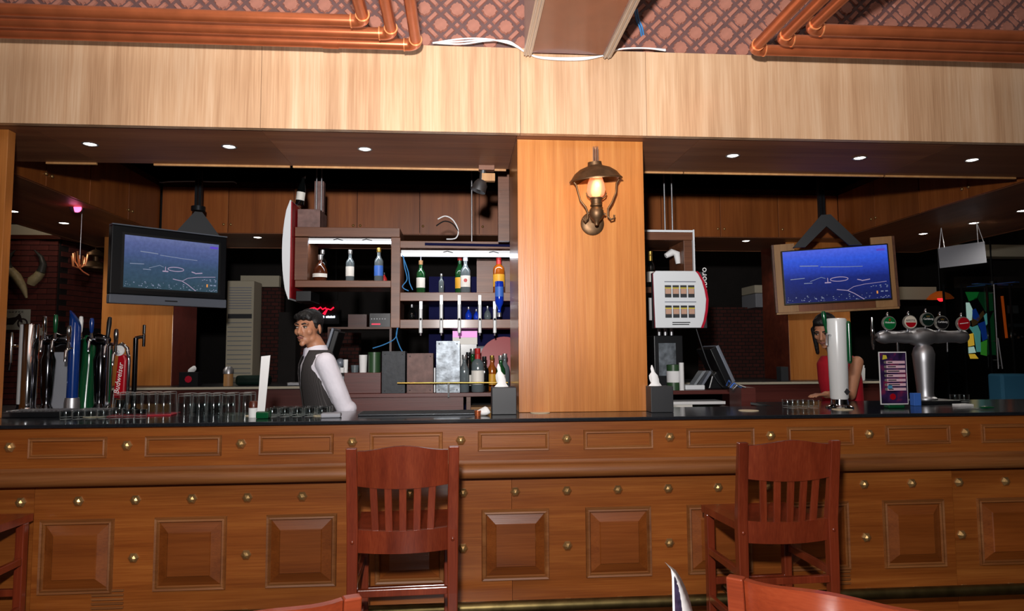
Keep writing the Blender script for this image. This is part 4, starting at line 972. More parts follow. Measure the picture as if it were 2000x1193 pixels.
# 3 blue slanted-top tower
t = base_tower('beer_tower', 144, 'blue beer tower with slanted top on a silver foot', 0.66); zt = at(145, 605, 0.66).z-ZB; R_ = 0.030
MB().lathe([(0.040, 0), (0.040, 0.06), (0.036, 0.085)], 22).build('silver_foot', 'steel', t, smooth=35)
k = 22; rg = []
for z0, z1 in ((0.086, 0.086), (zt*0.55, zt*0.55), (zt*0.78, zt-0.0)):
    rg.append([(R_*math.cos(2*PI*i/k), R_*math.sin(2*PI*i/k), (z0+z1)/2 + ((z1-z0)/2)*(-math.cos(2*PI*i/k)*0.75+0.2)) for i in range(k)])
MB().loft(rg).build('blue_column', 'tap_blue', t, smooth=50)
tap(t, 0.0, -0.045, zt*0.62, 0.10, 'chrome'); lettering('ice cold', 0.03, 'letter_white', t, (0.012, -0.0385, zt*0.36), (PI/2, -PI/2, 0)) if False else None
# 4 green tower behind it, lever white
t = base_tower('beer_tower', 170, 'dark green curved beer tower behind the blue one', 0.86); zt = at(165, 655, 0.86).z-ZB
MB().loft([[(0.045*math.cos(2*PI*i/18)*s+dx_, 0.045*math.sin(2*PI*i/18)*s, z) for i in range(18)] for z, s, dx_ in ((0, 1.2, 0), (0.05, 1, 0), (zt*0.6, 0.9, 0.012), (zt*0.9, 0.8, 0.012), (zt, 0.5, 0.008))]).build('green_column', 'tap_green', t, smooth=50)
tap(t, -0.01, -0.05, zt-0.02, 0.10, 'white_enamel')
# 5 second black font
font(197, 'black tapered beer font left of the red tower', 168, 214, ((186, 'tap_blue', 0.09),), 0.78)
# 6 green-striped chrome pipe tower and red lettered tower with looped handle
t = base_tower('beer_tower', 214, 'slim chrome beer tower with green stripe and dark lever', 0.70); zt = at(214, 676, 0.70).z-ZB
MB().lathe([(0.04, 0), (0.04, 0.01), (0.017, 0.03), (0.017, zt), (0, zt+0.01)], 18).build('chrome_column', 'chrome', t, smooth=40)
MB().box(0.010, 0.0165, -0.014, -0.010, 0.05, zt-0.02).build('green_stripe', 'tap_green', t)
tap(t, 0.0, -0.02, zt+0.01, 0.13, 'black_plastic', -0.15)
t = base_tower('beer_tower', 238, 'red lettered beer tower with round white badge', 0.62); zt = at(236, 700, 0.62).z-ZB
MB().lathe([(0.05, 0), (0.05, 0.012), (0.03, 0.03), (0.026, 0.075)], 20).build('chrome_foot', 'chrome', t, smooth=40)
MB().prism([(-0.034, 0.085), (0.030, 0.075), (0.034, 0.30), (0.020, 0.335), (-0.012, 0.33), (-0.022, 0.20)], -0.022, 0.022).build('red_blade', 'tap_red', t, bevel=0.008)
lettering('Budweiser', 0.042, 'letter_white', t, (-0.002, -0.0235, 0.195), (PI/2, -PI/2+0.12, 0), 0.25)
MB().tube([(0.030, -0.004, 0.02), (0.040, -0.004, 0.12), (0.042, -0.004, 0.30), (0.030, -0.004, 0.37), (0.0, -0.004, 0.395), (-0.025, -0.004, 0.38)], 0.010, 10).build('swan_neck', 'chrome', t, smooth=50)
MB().cyl((-0.004, -0.030, 0.355), (-0.004, -0.022, 0.355), 0.030, n=22).build('round_badge', 'white_enamel', t, smooth=40)
tap(t, -0.006, -0.05, 0.345, 0.10, 'chrome')
t = base_tower('side_tap', 264, 'small side tap with black lever beside the red tower', 0.60); zt = at(258, 660, 0.60).z-ZB
MB().lathe([(0.035, 0), (0.035, 0.01), (0.014, 0.03), (0.013, zt)], 14).build('chrome_column', 'dark_chrome', t, smooth=40)
MB().tube([(0, 0, zt), (0.03, -0.01, zt+0.005), (0.05, -0.012, zt+0.004)], 0.010, 10).build('cross_arm', 'chrome', t, smooth=50)
MB().cyl((0.05, -0.012, zt-0.05), (0.05, -0.012, zt+0.02), 0.008, n=10).build('spout', 'dark_chrome', t, smooth=40); MB().box(0.043, 0.057, -0.02, -0.006, zt+0.021, zt+0.075).build('tap_lever', 'black_plastic', t, bevel=0.003)
# grey sheet standing between the taps
p0, p1 = at(103, 688, 0.82), at(131, 765, 0.82)
tag(MB().box(-0.05, 0.05, 0, 0.004, 0, p0.z-ZB).build('standing_sheet', 'sign_grey', loc=((p0.x+p1.x)/2, 0.82, ZB+0.001)), 'plain grey sheet standing between the left beer taps', 'sheet')

# ---- glasses: thick-bottomed tumblers standing upside down in rows
gl_prof = [(0.0, 0.118), (0.031, 0.118), (0.033, 0.114), (0.037, 0.004), (0.037, 0.0), (0.0345, 0.0), (0.031, 0.106), (0.0, 0.109)]
me_gl = MB().lathe(gl_prof, 14).mesh('tumbler', 'clear_glass', 40)
sm_prof = [(0.0, 0.0), (0.026, 0.0), (0.028, 0.004), (0.030, 0.045), (0.028, 0.045), (0.026, 0.012), (0.0, 0.010)]
me_sm = MB().lathe(sm_prof, 12).mesh('shot_glass', 'clear_glass', 40)
p = at(278, 800, 0.42)
rm = tag(MB().box(-0.16, 0.16, -0.09, 0.09, 0, 0.006).build('bar_mat', 'red_mat', loc=(p.x, 0.45, ZB+0.0005), rz=0.12, bevel=0.002), 'red bar mat under the upturned glasses', 'mat')
def glassrow(x0, nx, ny, dx, y0, dy, z, me, lb, grp, sk=0.0):
    for j in range(ny):
        for i in range(nx):
            od = ('first', 'second', 'third', 'fourth', 'fifth', 'sixth', 'seventh')[i]; row = ('front row', 'second row', 'third row')[j]
            l_ = lb + (', ' + od + ' from left' if nx > 1 else '') + (', ' + row if ny > 1 else '')
            tag(place(me, 'glass', None, (x0+i*dx+j*sk, y0+j*dy, z), rnd.random()*6), l_, 'glass', grp)
glassrow(p.x-0.115, 4, 2, 0.077, 0.412, 0.078, ZB+0.0075, me_gl, 'upturned glass standing on the red bar mat', 'glasses on the red mat')
q = at(360, 800, 0.36)
glassrow(q.x, 4, 2, 0.077, 0.36, 0.078, ZB+0.001, me_gl, 'upturned clear glass in the block left of the bartender', 'glasses left of the bartender')
glassrow(q.x+4*0.077+0.006, 1, 2, 0.07, 0.38, 0.075, ZB+0.001, me_gl, 'clear glass at the right end of the glass block', 'end glasses of the block')
q = at(535, 806, 0.25)
glassrow(q.x, 5, 3, 0.064, 0.22, 0.065, ZB+0.001, me_sm, 'low clear glass in the row before the bartender', 'low glasses before the bartender')
q = at(120, 806, 0.2)
glassrow(q.x, 7, 1, 0.062, 0.24, 0.06, ZB+0.001, me_sm, 'small glass in the row before the left drip trays', 'small glasses before the drip trays')
q = at(1545, 795, 0.38); glassrow(q.x, 3, 2, 0.064, 0.36, 0.065, ZB+0.001, me_sm, 'small clear glass left of the white beer tower', 'small glasses by the white tower')
# ---- card holder with green foot, small canister beside it
p = at(515, 806, 0.16)
t = thing('card_holder', 'tilted paper card in a green clip holder on the bar', 'card', (p.x, 0.16, ZB+0.0005))
MB().box(-0.032, 0.032, -0.03, 0.03, 0, 0.035).build('holder_foot', 'tap_green', t, bevel=0.006)
zc = at(518, 694, 0.16).z-ZB
MB().prism([(-0.032, 0.036), (0.006, 0.036), (0.028, zc), (-0.018, zc-0.005)], -0.002, 0.002).build('paper_card', 'white_paper', t)
p = at(494, 805, 0.2); t = thing('canister', 'small jar with white label left of the card holder', 'jar', (p.x, 0.21, ZB+0.0005))
MB().lathe([(0.0, 0), (0.024, 0), (0.025, 0.05)], 14).build('jar_label', 'white_paper', t, smooth=40); MB().lathe([(0.024, 0.0505), (0.024, 0.075), (0.018, 0.085), (0, 0.085)], 14).build('jar_lid', 'dark_wood', t, smooth=40)
# ---- black napkin boxes each side of the column
def napkin(px0, px1, py, Y, lb, tall, tx):
    a, b_ = at(px0, 800, Y), at(px1, 800, Y); h = at(px0, py, Y).z-ZB; w = (b_.x-a.x)/2
    t = thing('napkin_box', lb, 'napkin box', ((a.x+b_.x)/2, Y, ZB+0.0005), 0, 'black napkin boxes')
    MB().box(-w, w, 0, 0.13, 0, h).build('box_body', 'tissue_box_black', t, bevel=0.003)
    k = 7; rg = []
    for i in range(k):
        z = h+0.001+tall*i/(k-1); r = 0.034*(1-(i/(k-1))**1.4)*(0.75+0.25*math.cos(i*2.3))+0.003
        rg.append([(tx+r*math.cos(2*PI*j/9)*(1+0.25*math.sin(3*j+i))-0.010*i/k*2, 0.06+0.5*r*math.sin(2*PI*j/9), z) for j in range(9)])
    MB().loft(rg).build('paper_napkin', 'white_paper', t, smooth=50)
napkin(961, 1009, 757, 0.19, 'black napkin box with white napkin left of the column', 0.125, -0.01)
napkin(1272, 1316, 755, 0.20, 'black napkin box with white napkin right of the column', 0.115, -0.02)
# ---- bits by the left napkin box: long dark bar tray, crumpled tissue and a copper cup
a, b_ = at(690, 804, 0.24), at(955, 800, 0.24)
t = thing('bar_tray', 'long dark bar tray with ribbed rubber mat', 'tray', ((a.x+b_.x)/2-0.02, 0.27, ZB+0.0005)); w = (b_.x-a.x)/2-0.05
MB().box(-w, w, -0.07, 0.07, 0, 0.012).build('tray_base', 'dark_metal', t, bevel=0.003)
for k in range(8): MB().box(-w+0.01, w-0.01, -0.062+k*0.016, -0.054+k*0.016, 0.0122, 0.017).build('rubber_rib', 'rubber', t)
p = at(945, 800, 0.16); t = thing('crumpled_tissue', 'crumpled white tissue next to the left napkin box', 'tissue', (p.x, 0.15, ZB+0.0005))
m = MB().ball((0, 0, 0.022), (0.034, 0.02, 0.021), 12, 8); m.v = [(x*(1+0.25*math.sin(40*x+90*z)), y*(1+0.25*math.sin(70*x)), z*(1+0.2*math.sin(60*y+50*x))) for x, y, z in m.v]; m.build('tissue_wad', 'white_paper', t, smooth=30)
p = at(933, 806, 0.13); tag(MB().lathe([(0.0, 0), (0.015, 0), (0.018, 0.028), (0.016, 0.028), (0.013, 0.004), (0, 0.004)], 14).build('copper_cup', 'copper_paint', loc=(p.x, 0.13, ZB+0.0005), smooth=40), 'tiny copper cup beside the crumpled tissue', 'cup')
p = at(645, 808, 0.14); tag(MB().box(-0.05, 0.05, -0.04, 0.04, 0, 0.022).build('folded_cloth', 'sign_grey', loc=(p.x, 0.17, ZB+0.0005), rz=0.1, bevel=0.006), 'folded grey cloth on the bar before the bartender', 'cloth')

# ---- right: white cylinder tower with green lever
p = at(1640, 790, 0.36); zt = at(1640, 622, 0.36).z-ZB
t = thing('beer_tower', 'white cylindrical beer tower with green side handle', 'beer tap', (p.x, 0.36, ZB+0.0005))
MB().lathe([(0.075, 0), (0.075, 0.008), (0.06, 0.014), (0.050, 0.02), (0.046, 0.05)], 28).build('chrome_foot', 'chrome', t, smooth=35)
MB().lathe([(0.046, 0.0505), (0.050, 0.06), (0.057, zt-0.02), (0.055, zt-0.006), (0.048, zt), (0, zt)], 30).build('white_column', 'white_enamel', t, smooth=35)
MB().prism([(-0.013, 0), (0, -0.016), (0.013, 0), (0.013, 0.22), (0, 0.235), (-0.013, 0.22)], -0.010, 0.010).build('green_handle', 'tap_green', t, (0.045, -0.046, zt-0.25), rz=0.6, bevel=0.004)
MB().tube([(-0.05, -0.02, zt-0.10), (-0.075, -0.03, zt-0.10), (-0.085, -0.04, zt-0.16)], 0.008, 10).build('spout', 'chrome', t, smooth=50)
MB().lathe([(0.006, 0), (0.007, 0.03), (0.012, 0.06), (0.014, 0.11), (0.010, 0.125), (0, 0.128)], 14, (-0.080, -0.03, zt-0.085), M=Matrix.Rotation(-0.12, 3, 'Y')).build('green_lever', 'tap_green', t, smooth=50)
MB().lathe([(0.020, 0), (0.020, 0.002), (0.015, 0.003), (0, 0.003)], 4, (0.018, -0.048, 0.095), M=Matrix.Rotation(PI/2, 3, 'X')).build('square_emblem', 'letter_dark', t)
# ---- right: steel T font with five badges
YB = 0.62; p = at(1808, 780, YB)
t = thing('beer_font', 'steel T-shaped beer font with five round badges', 'beer tap', (p.x, YB, ZB+0.0005)); c = p.x
tag(MB().box(-0.10, 0.20, -0.08, 0.10, 0, 0.024).build('drip_base', 'black_plastic', t, bevel=0.004), None, None) if False else MB().box(-0.16, 0.16, -0.10, 0.10, 0, 0.022).build('drip_base', 'black_plastic', t, bevel=0.004)
zb_ = at(1800, 658, YB).z-ZB
MB().lathe([(0.066, 0.023), (0.066, 0.032), (0.050, 0.042), (0.046, 0.06), (0.048, 0.10), (0.060, zb_*0.62), (0.064, zb_*0.74), (0.052, zb_*0.84), (0.036, zb_*0.88), (0.032, zb_*0.92), (0.042, zb_-0.03)], 28).build('pillar', 'steel', t, smooth=40)
xa, xb = PX(1714, YB)-c, PX(1892, YB)-c
seg = [(xa, 0.004), (xa+0.006, 0.028), (xa+0.03, 0.039), (xa+0.055, 0.043), (xa+0.08, 0.039), (-0.16, 0.037), (-0.12, 0.042), (-0.085, 0.041), (-0.07, 0.050), (-0.03, 0.060), (0.01, 0.060), (0.05, 0.050), (0.07, 0.040), (0.10, 0.043), (0.14, 0.040), (0.18, 0.037), (xb-0.075, 0.038), (xb-0.05, 0.043), (xb-0.02, 0.038), (xb-0.006, 0.026), (xb, 0.004)]
MB().tube([(x, 0, zb_) for x, r in seg], [r for x, r in seg], 22).build('cross_bar', 'steel', t, smooth=35)
for lx, ly, face, txt, tcol in ((1739, 631, 'badge_green', 'Heineken', 'letter_white'), (1780, 629, 'badge_cream', 'AMSTEL', 'letter_dark'), (1814, 624, 'badge_dark', 'Carlsberg', 'letter_white'),
                                (1842, 630, 'badge_black', 'Carlsberg', 'letter_white'), (1884, 632, 'tap_red', None, None)):
    yy = YB-0.055; bx = at(lx, ly, yy); x, z = bx.x-c, bx.z-ZB
    f = MB().cyl((x, -0.047, z), (x, -0.032, z), 0.044, n=28).build('badge_rim', 'badge_rim', t, smooth=40)
    MB().cyl((x, -0.0505, z), (x, -0.0472, z), 0.039, n=28).build('badge_face', face, f, smooth=40)
    if txt: lettering(txt, 0.0185 if len(txt) < 8 else 0.0165, tcol, f, (x, -0.0515, z+(0.004 if txt != 'AMSTEL' else 0.010)))
    else: MB().prism([(x-0.028, z-0.003), (x+0.028, z+0.004), (x+0.028, z+0.008), (x-0.028, z+0.001)], -0.0515, -0.0506).build('white_stroke', 'letter_white', f)
    if txt == 'AMSTEL': MB().prism([(x+0.034*math.cos(a), z-0.002+0.031*math.sin(a)) for a in [-PI+k*PI/10 for k in range(11)]], -0.0512, -0.0506).build('red_half', 'tap_red', f)
    if txt == 'Heineken': MB().prism([(x+0.010*math.cos(a)*(1 if k % 2 else 0.42), z+0.021+0.010*math.sin(a)*(1 if k % 2 else 0.42)) for k, a in enumerate([PI/2+PI/5+k*PI/5 for k in range(10)])], -0.0512, -0.0506).build('red_star', 'tap_red', f)
    if txt == 'Carlsberg': MB().prism([(x-0.010, z+0.016), (x+0.010, z+0.016), (x+0.012, z+0.026), (x+0.005, z+0.020), (x, z+0.028), (x-0.005, z+0.020), (x-0.012, z+0.026)], -0.0512, -0.0506).build('crown', 'gold_foil', f)
    MB().cyl((x, -0.030, z-0.03), (x, -0.01, zb_+0.035), 0.009, n=10).build('badge_stem', 'chrome', t, smooth=40)
    MB().lathe([(0.007, 0), (0.010, 0.012), (0.006, 0.03), (0, 0.034)], 10, (x+0.008, -0.02, z+0.040)).build('tap_lever', 'chrome', t, smooth=40)
for lx in (1748, 1845): MB().cyl((PX(lx, YB)-c, -0.03, zb_-0.095), (PX(lx, YB)-c, -0.03, zb_-0.035), 0.007, n=10).build('spout', 'chrome', t, smooth=40)
# stout tap with tall chrome lever left of it
p = at(1705, 640, YB-0.04); q2 = at(1703, 612, YB-0.04)
MB().lathe([(0.004, 0), (0.007, 0.02), (0.011, 0.045), (0.009, 0.08), (0.013, 0.09), (0.010, 0.13), (0.007, 0.17), (0.007, 0.20), (0, 0.204)], 12, (p.x-c-0.004, -0.04, at(1708, 683, YB-0.04).z-ZB)).build('tall_lever', 'chrome', t, smooth=40)
MB().tube([(p.x-c, -0.03, zb_-0.005), (xa+0.01, -0.01, zb_)], 0.009, 8).build('lever_joint', 'chrome', t, smooth=40)
# menu card in green foot
p = at(1748, 800, 0.30)
t = thing('menu_card', 'tall dark drinks menu with seven pale bars in a green foot', 'menu', (p.x, 0.30, ZB+0.0005)); W_ = (at(1776, 740, 0.30).x-at(1722, 740, 0.30).x)/2; z0, z1 = 0.020, at(1745, 687, 0.30).z-ZB
MB().box(-0.05, 0.05, -0.02, 0.03, 0, 0.019).build('green_foot', 'tap_green', t, bevel=0.006)
mc = MB().box(-W_, W_, 0.0, 0.004, z0, z1).build('acrylic_border', 'white_paper', t)
m, tt, b = nodes('menu_print'); tc = tt.nodes.new('ShaderNodeTexCoord'); nz = tt.nodes.new('ShaderNodeTexNoise'); nz.inputs['Scale'].default_value = 14; nz.inputs['Detail'].default_value = 3
cr = tt.nodes.new('ShaderNodeValToRGB'); el = cr.color_ramp.elements; el[0].position = 0.35; el[0].color = lin((26, 20, 46)); el[1].position = 0.7; el[1].color = lin((150, 40, 66)); e = el.new(0.52); e.color = lin((58, 34, 80))
tt.links.new(tc.outputs['Object'], nz.inputs['Vector']); tt.links.new(nz.outputs[0], cr.inputs[0]); tt.links.new(cr.outputs[0], b.inputs['Base Color']); b.inputs['Roughness'].default_value = 0.3
pm = MB().box(-W_+0.005, W_-0.005, -0.0015, -0.0005, z0+0.006, z1-0.006).build('printed_sheet', 'menu_print', t)
hh = z1-z0; mat('menu_bar', (226, 186, 200), 0.6)
for k in range(7):
    zz = z1-hh*(0.20+0.085*k)
    MB().box(-W_+0.042, W_-0.012, -0.0025, -0.0018, zz-0.008, zz+0.008).build('menu_line', 'menu_bar', pm); MB().box(-W_+0.050, -W_+0.050+0.03+0.02*((k*7) % 3), -0.0030, -0.0026, zz-0.003, zz+0.003).build('line_print', 'letter_dark', pm)
    MB().cyl((-W_+0.036, -0.0025, zz), (-W_+0.036, -0.0018, zz), 0.008, n=12).build('line_dot', 'badge_rim', pm)
MB().cyl((-0.01, -0.0026, z0+0.045), (-0.01, -0.0018, z0+0.045), 0.018, n=16).build('red_disc', 'tap_red', pm); MB().cyl((-0.025, -0.0026, z0+0.10), (-0.025, -0.0018, z0+0.10), 0.015, n=16).build('blue_disc', 'poster_blue', pm)
MB().prism([(-W_+0.02, z1-0.045), (-W_+0.05, z1-0.04), (-W_+0.045, z1-0.02), (-W_+0.025, z1-0.018)], -0.0026, -0.0018).build('yellow_mark', 'pack_yellow', pm)
# odds and ends at the right end of the bar
p = at(1782, 790, 0.48); tag(MB().box(-0.022, 0.022, -0.02, 0.02, 0, 0.075).build('small_box', 'label_blue', loc=(p.x, 0.45, ZB+0.0005), bevel=0.002), 'small blue and white packet behind the menu card', 'packet')
a = at(1850, 786, 0.45); tag(MB().box(-0.045, 0.045, -0.03, 0.03, 0, 0.010).build('napkin_stack', 'white_paper', loc=(a.x+0.06, 0.40, ZB+0.0005), rz=0.1), 'flat stack of white napkins right of the steel font', 'napkins')
a = at(1900, 793, 0.2); t = thing('bar_knife', 'bar knife with pale green handle at the right end', 'knife', (a.x, 0.17, ZB+0.0005))
MB().box(-0.14, 0.02, -0.006, 0.006, 0.001, 0.004).build('blade', 'steel', t); MB().tube([(0.02, 0, 0.007), (0.06, 0, 0.008), (0.10, 0, 0.007)], [0.006, 0.008, 0.004], 8).build('handle', 'tap_green', t, smooth=50)
for px, lb in ((1865, 'squat clear cup behind the white napkins, left one'), (1883, 'squat clear cup behind the white napkins, right one')):
    a = at(px, 775, 0.7); tag(place(me_sm, 'glass', None, (a.x, 0.70, ZB+0.001)), lb, 'glass', 'squat cups at the right')
# ================================================================ work station in the middle of the island
YSt = 1.42
za = at(800, 768, YSt).z
xl, xr = at(666, 770, YSt).x, at(1470, 770, YSt).x
ws = thing('work_station', 'reddish wooden work station behind the bar with open shelf', 'counter', (0, YSt, 0))
MB().box(xl, xr, 0.0, 0.62, za-0.028, za).build('top_board', 'red_plank', ws, bevel=0.002)
MB().box(xl, at(905, 790, YSt).x, 0.005, 0.03, 0.55, za-0.030).build('front_panel', 'red_plank', ws)
xq = at(911, 790, YSt).x; MB().box(xq, xq+0.03, 0.0, 0.5, 0.55, za-0.030).build('divider', 'shelf_wood', ws)
MB().box(xq+0.032, xr, 0.02, 0.6, 0.93, 0.955).build('lower_shelf', 'dark_wood', ws); MB().box(xq+0.032, xr, 0.58, 0.60, 0.957, za-0.030).build('shelf_back', 'void_black', ws)
for x in (xl+0.03, xr-0.03, 0.3): MB().box(x-0.025, x+0.025, 0.05, 0.60, 0, 0.549 if x < xq else 0.929).build('leg_panel', 'dark_wood', ws)
zs_ = za+0.0006
def onst(px, dy=0.1): p = at(px, 740, YSt+dy); return p.x, YSt+dy
def crate(px0, px1, pyt, mt, lb, dy=0.03, dep=0.20, seam=True):
    a, b_ = at(px0, 740, YSt+dy), at(px1, 740, YSt+dy); h = at(px0, pyt, YSt+dy).z-zs_; w = (b_.x-a.x)/2
    t = thing('bar_box', lb, 'box', ((a.x+b_.x)/2, YSt+dy, zs_)); MB().box(-w, w, 0, dep, 0, h).build('box_body', mt, t, bevel=0.003)
    if seam: MB().frame(-w, w, 0, h, -0.004, -0.0005, 0.008).build('rim', mt, t); [MB().ball((x, -0.004, z), 0.005, 6, 4).build('rivet', 'dull_steel', t) for x in (-w+0.02, w-0.02) for z in (0.02, h-0.02)]
    return t
crate(672, 744, 728, 'red_plank', 'low reddish wooden box on the station', 0.02, 0.25, False)
crate(746, 791, 686, 'slate', 'dark slate-grey box on the station')
crate(795, 846, 690, 'worn_brown', 'worn brown metal box between the two grey ones')
crate(852, 898, 666, 'worn_zinc', 'tall worn pale zinc box on the station')
crate(847.5, 850.5, 718, 'white_plastic', 'slim white box beside the worn brown box', 0.05, 0.1, False)
# white cups stacked and green tin on the low box
zl = at(700, 728, YSt+0.02).z+0.0008
def cup(px, pyt, lb, r=0.03, mt='white_paper', dy=0.1, group=None):
    p = at(px, 730, YSt+dy); h = at(px, pyt, YSt+dy).z-zl; return tag(MB().lathe([(0, 0), (r*0.85, 0), (r, h), (r*0.92, h), (r*0.78, 0.006), (0, 0.006)], 16).build('paper_cup', mt, loc=(p.x, YSt+dy, zl), smooth=40), lb, 'cup', group)
cup(709, 693, 'tall stack of white paper cups on the low box', 0.030); cup(675, 702, 'short white paper cup stack beside the monitor', 0.017, dy=0.07); cup(668, 718, 'low white cup behind the bartender', 0.018, dy=0.05); cup(693, 713, 'clear plastic cup left of the tall cup stack', 0.030, 'glass_clear_solid', 0.13)
p = at(731, 727, YSt+0.09); h = at(731, 691, YSt+0.09).z-zl
t = thing('tin_canister', 'dark green tin with white edge on the low box', 'tin', (p.x, YSt+0.09, zl)); MB().lathe([(0, 0), (0.044, 0), (0.044, h), (0, h)], 20).build('tin_body', 'tin_green', t, smooth=40); MB().lathe([(0.046, h+0.0005), (0.046, h+0.012), (0, h+0.012)], 20).build('tin_lid', 'tin_green', t, smooth=40)
# touch-screen till behind the bartender
p = at(655, 735, YSt+0.35); 
t = thing('till_monitor', 'grey touch-screen till turned sideways behind the bartender', 'till', (at(672, 735, YSt+0.36).x, YSt+0.42, zs_))
MB().prism([(-0.13, 0.0), (0.11, 0.0), (0.10, 0.06), (0.03, 0.12), (-0.03, 0.20), (-0.09, 0.20)], -0.10, 0.10).build('till_base', 'grey_plastic', t, bevel=0.01)
MB().ball((-0.03, -0.06, 0.215), 0.035, 14, 8).build('hinge', 'silver_plastic', t, smooth=60)
RY = Matrix.Rotation(math.radians(16), 3, 'Y')
m = MB().box(-0.020, 0.020, -0.14, 0.14, -0.02, 0.27); m.v = [tuple((RY @ Vector(v))+Vector((-0.12, 0, 0.20))) for v in m.v]; m.build('screen_housing', 'black_plastic', t, bevel=0.006)
m = MB().box(-0.042, -0.021, -0.15, 0.15, -0.02, 0.28); m.v = [tuple((RY @ Vector(v))+Vector((-0.12, 0, 0.20))) for v in m.v]; m.build('screen_bezel', 'silver_plastic', t, bevel=0.006)
# bottles in front of the station's right end, behind a brass rod
bl = (('spirit', 907, 0.84, 'glass_clear_solid', None, 'silver_foil', 'slim clear bottle with silver top beside the zinc box', None),
      ('champ', 915, 0.80, 'glass_black', 'label_white', 'black_plastic', 'dark bottle with tall white label on the station', None),
      ('spirit', 923, 0.98, 'glass_green', None, 'silver_foil', 'green bottle with silver cap on the station', None),
      ('square', 933, 1.02, 'glass_clear_solid', 'label_white', 'label_red', 'clear bottle with red neck band on the station', 'label_red'),
      ('spirit', 946, 0.80, 'glass_black', None, 'black_plastic', 'short black bottle on the station', None),
      ('spirit', 961, 0.82, 'glass_amber', 'label_yellow', 'gold_foil', 'amber bottle with yellow label and gold cap', None),
      ('spirit', 978, 0.82, 'glass_green', 'label_white', 'silver_foil', 'green bottle behind the left napkin', None),
      ('spirit', 986, 0.86, 'glass_clear_solid', None, 'silver_foil', 'clear bottle next to the column foot', None))
for k, (kd, px, s, g, lb_, cp, name, nl) in enumerate(bl):
    x, y = onst(px, 0.05+0.088*(k % 3)); bottle(kd, (x, y, zs_), name, s*1.14, g, lb_, cp, neck_label=nl)
a, b_ = at(776, 748, YSt-0.03), at(992, 747, YSt-0.03)
t = thing('brass_rod', 'thin brass rod in front of the station bottles', 'rod', (a.x, YSt-0.03, zs_)); MB().cyl((0, 0, a.z-zs_), (b_.x-a.x, 0, b_.z-zs_), 0.006, n=10).build('rod', 'gold_foil', t, smooth=50)
xm = at(876, 750, YSt-0.03).x-a.x; MB().box(xm-0.006, xm+0.006, -0.004, 0.029, -0.03, a.z-zs_).build('rod_clip', 'black_plastic', t)
# pink and white cartons and a red round tray behind the bottles
p = at(908, 672, YSt+0.4); glow('pink_pack_glow', (220, 120, 210), 0.25)  # faint glow put into the carton's pink, which is no lamp
t = thing('carton', 'pink and white carton under the bottle optics', 'carton', (p.x, YSt+0.36, zs_)); h0 = at(908, 672, YSt+0.36).z-zs_; h1 = at(908, 646, YSt+0.36).z-zs_
MB().box(-0.09, 0.09, 0, 0.1, 0, h0-0.002).build('lower_carton', 'badge_black', t); MB().box(-0.095, 0.095, -0.01, 0.1, h0-0.001, (h0+h1)/2).build('white_band', 'label_white', t); MB().box(-0.095, 0.095, -0.01, 0.1, (h0+h1)/2+0.0005, h1).build('pink_band', 'pink_pack_glow', t)
p = at(985, 700, YSt+0.45); t = thing('round_tray', 'red round tray leaning behind the station bottles', 'tray', (p.x, YSt+0.44, zs_+0.215)); t.rotation_euler = (math.radians(-8), 0, 0)
MB().cyl((0, 0, 0), (0, 0.012, 0), 0.20, n=36).build('tray_disc', 'red_vinyl', t, smooth=40)
tag(MB().box(-0.11, 0.13, 0, 0.10, 0, 0.34).build('steel_box', 'grey_plastic', loc=(at(955, 690, YSt+0.5).x, YSt+0.50, zs_), bevel=0.02), 'grey rounded machine behind the station bottles', 'machine')
# paper and tray on the lower shelf
p = at(950, 790, YSt+0.12); tag(MB().box(-0.13, 0.13, 0, 0.2, 0, 0.045).build('paper_stack', 'cardboard', loc=(p.x, YSt+0.10, 0.9556), rz=0.05, bevel=0.002), 'stack of brown papers on the open lower shelf', 'papers')
# ---- right part of the station
p = at(1306, 760, YSt+0.3)
t = thing('coffee_machine', 'dark machine with pale panel behind the right napkin box', 'machine', (at(1306, 700, YSt+0.3).x, YSt+0.28, zs_)); h = at(1306, 655, YSt+0.3).z-zs_
MB().box(-0.12, 0.11, 0, 0.2, 0, h).build('machine_body', 'black_plastic', t, bevel=0.006); MB().box(-0.085, 0.05, -0.006, -0.001, 0.10, h-0.06).build('pale_panel', 'worn_zinc', t)
for k in range(3): MB().lathe([(0, 0), (0.014, 0), (0.016, 0.06), (0, 0.06)], 10, (-0.06+0.05*k, 0.06, h+0.0006)).build('measure', 'steel', t, smooth=40)
p = at(1316, 760, YSt+0.1); h = at(1316, 712, YSt+0.1).z-zs_
t = thing('tin_canister', 'dark green tin with white label right of the column', 'tin', (p.x, YSt+0.1, zs_)); MB().lathe([(0, 0), (0.05, 0), (0.05, h), (0, h+0.004)], 20).build('tin_body', 'tin_green', t, smooth=40); MB().lathe([(0.051, h*0.3), (0.051, h*0.75)], 20).build('tin_label', 'white_paper', t, smooth=40)
cup2 = at(1331, 760, YSt+0.05); hh = at(1331, 708, YSt+0.05).z-zs_
tag(MB().lathe([(0, 0), (0.018, 0), (0.018, hh), (0, hh)], 14).build('paper_cup', 'white_paper', loc=(cup2.x, YSt+0.04, zs_), smooth=40), 'tall slim white cup stack by the card reader', 'cup')
p = at(1360, 755, YSt+0.1); t = thing('card_reader', 'grey printer with open paper lid beside the tilted monitor', 'printer', (p.x, YSt+0.08, zs_))
MB().box(-0.09, 0.06, 0, 0.16, 0, 0.035).build('printer_base', 'white_plastic', t, bevel=0.006)
for s in (0, 1): MB().prism([(-0.02+0.06*s, 0.036), (0.0+0.06*s, 0.036), (0.08+0.05*s, 0.14), (0.055+0.05*s, 0.14)], 0.02, 0.12).build('lid', ('grey_plastic', 'silver_plastic')[s], t)
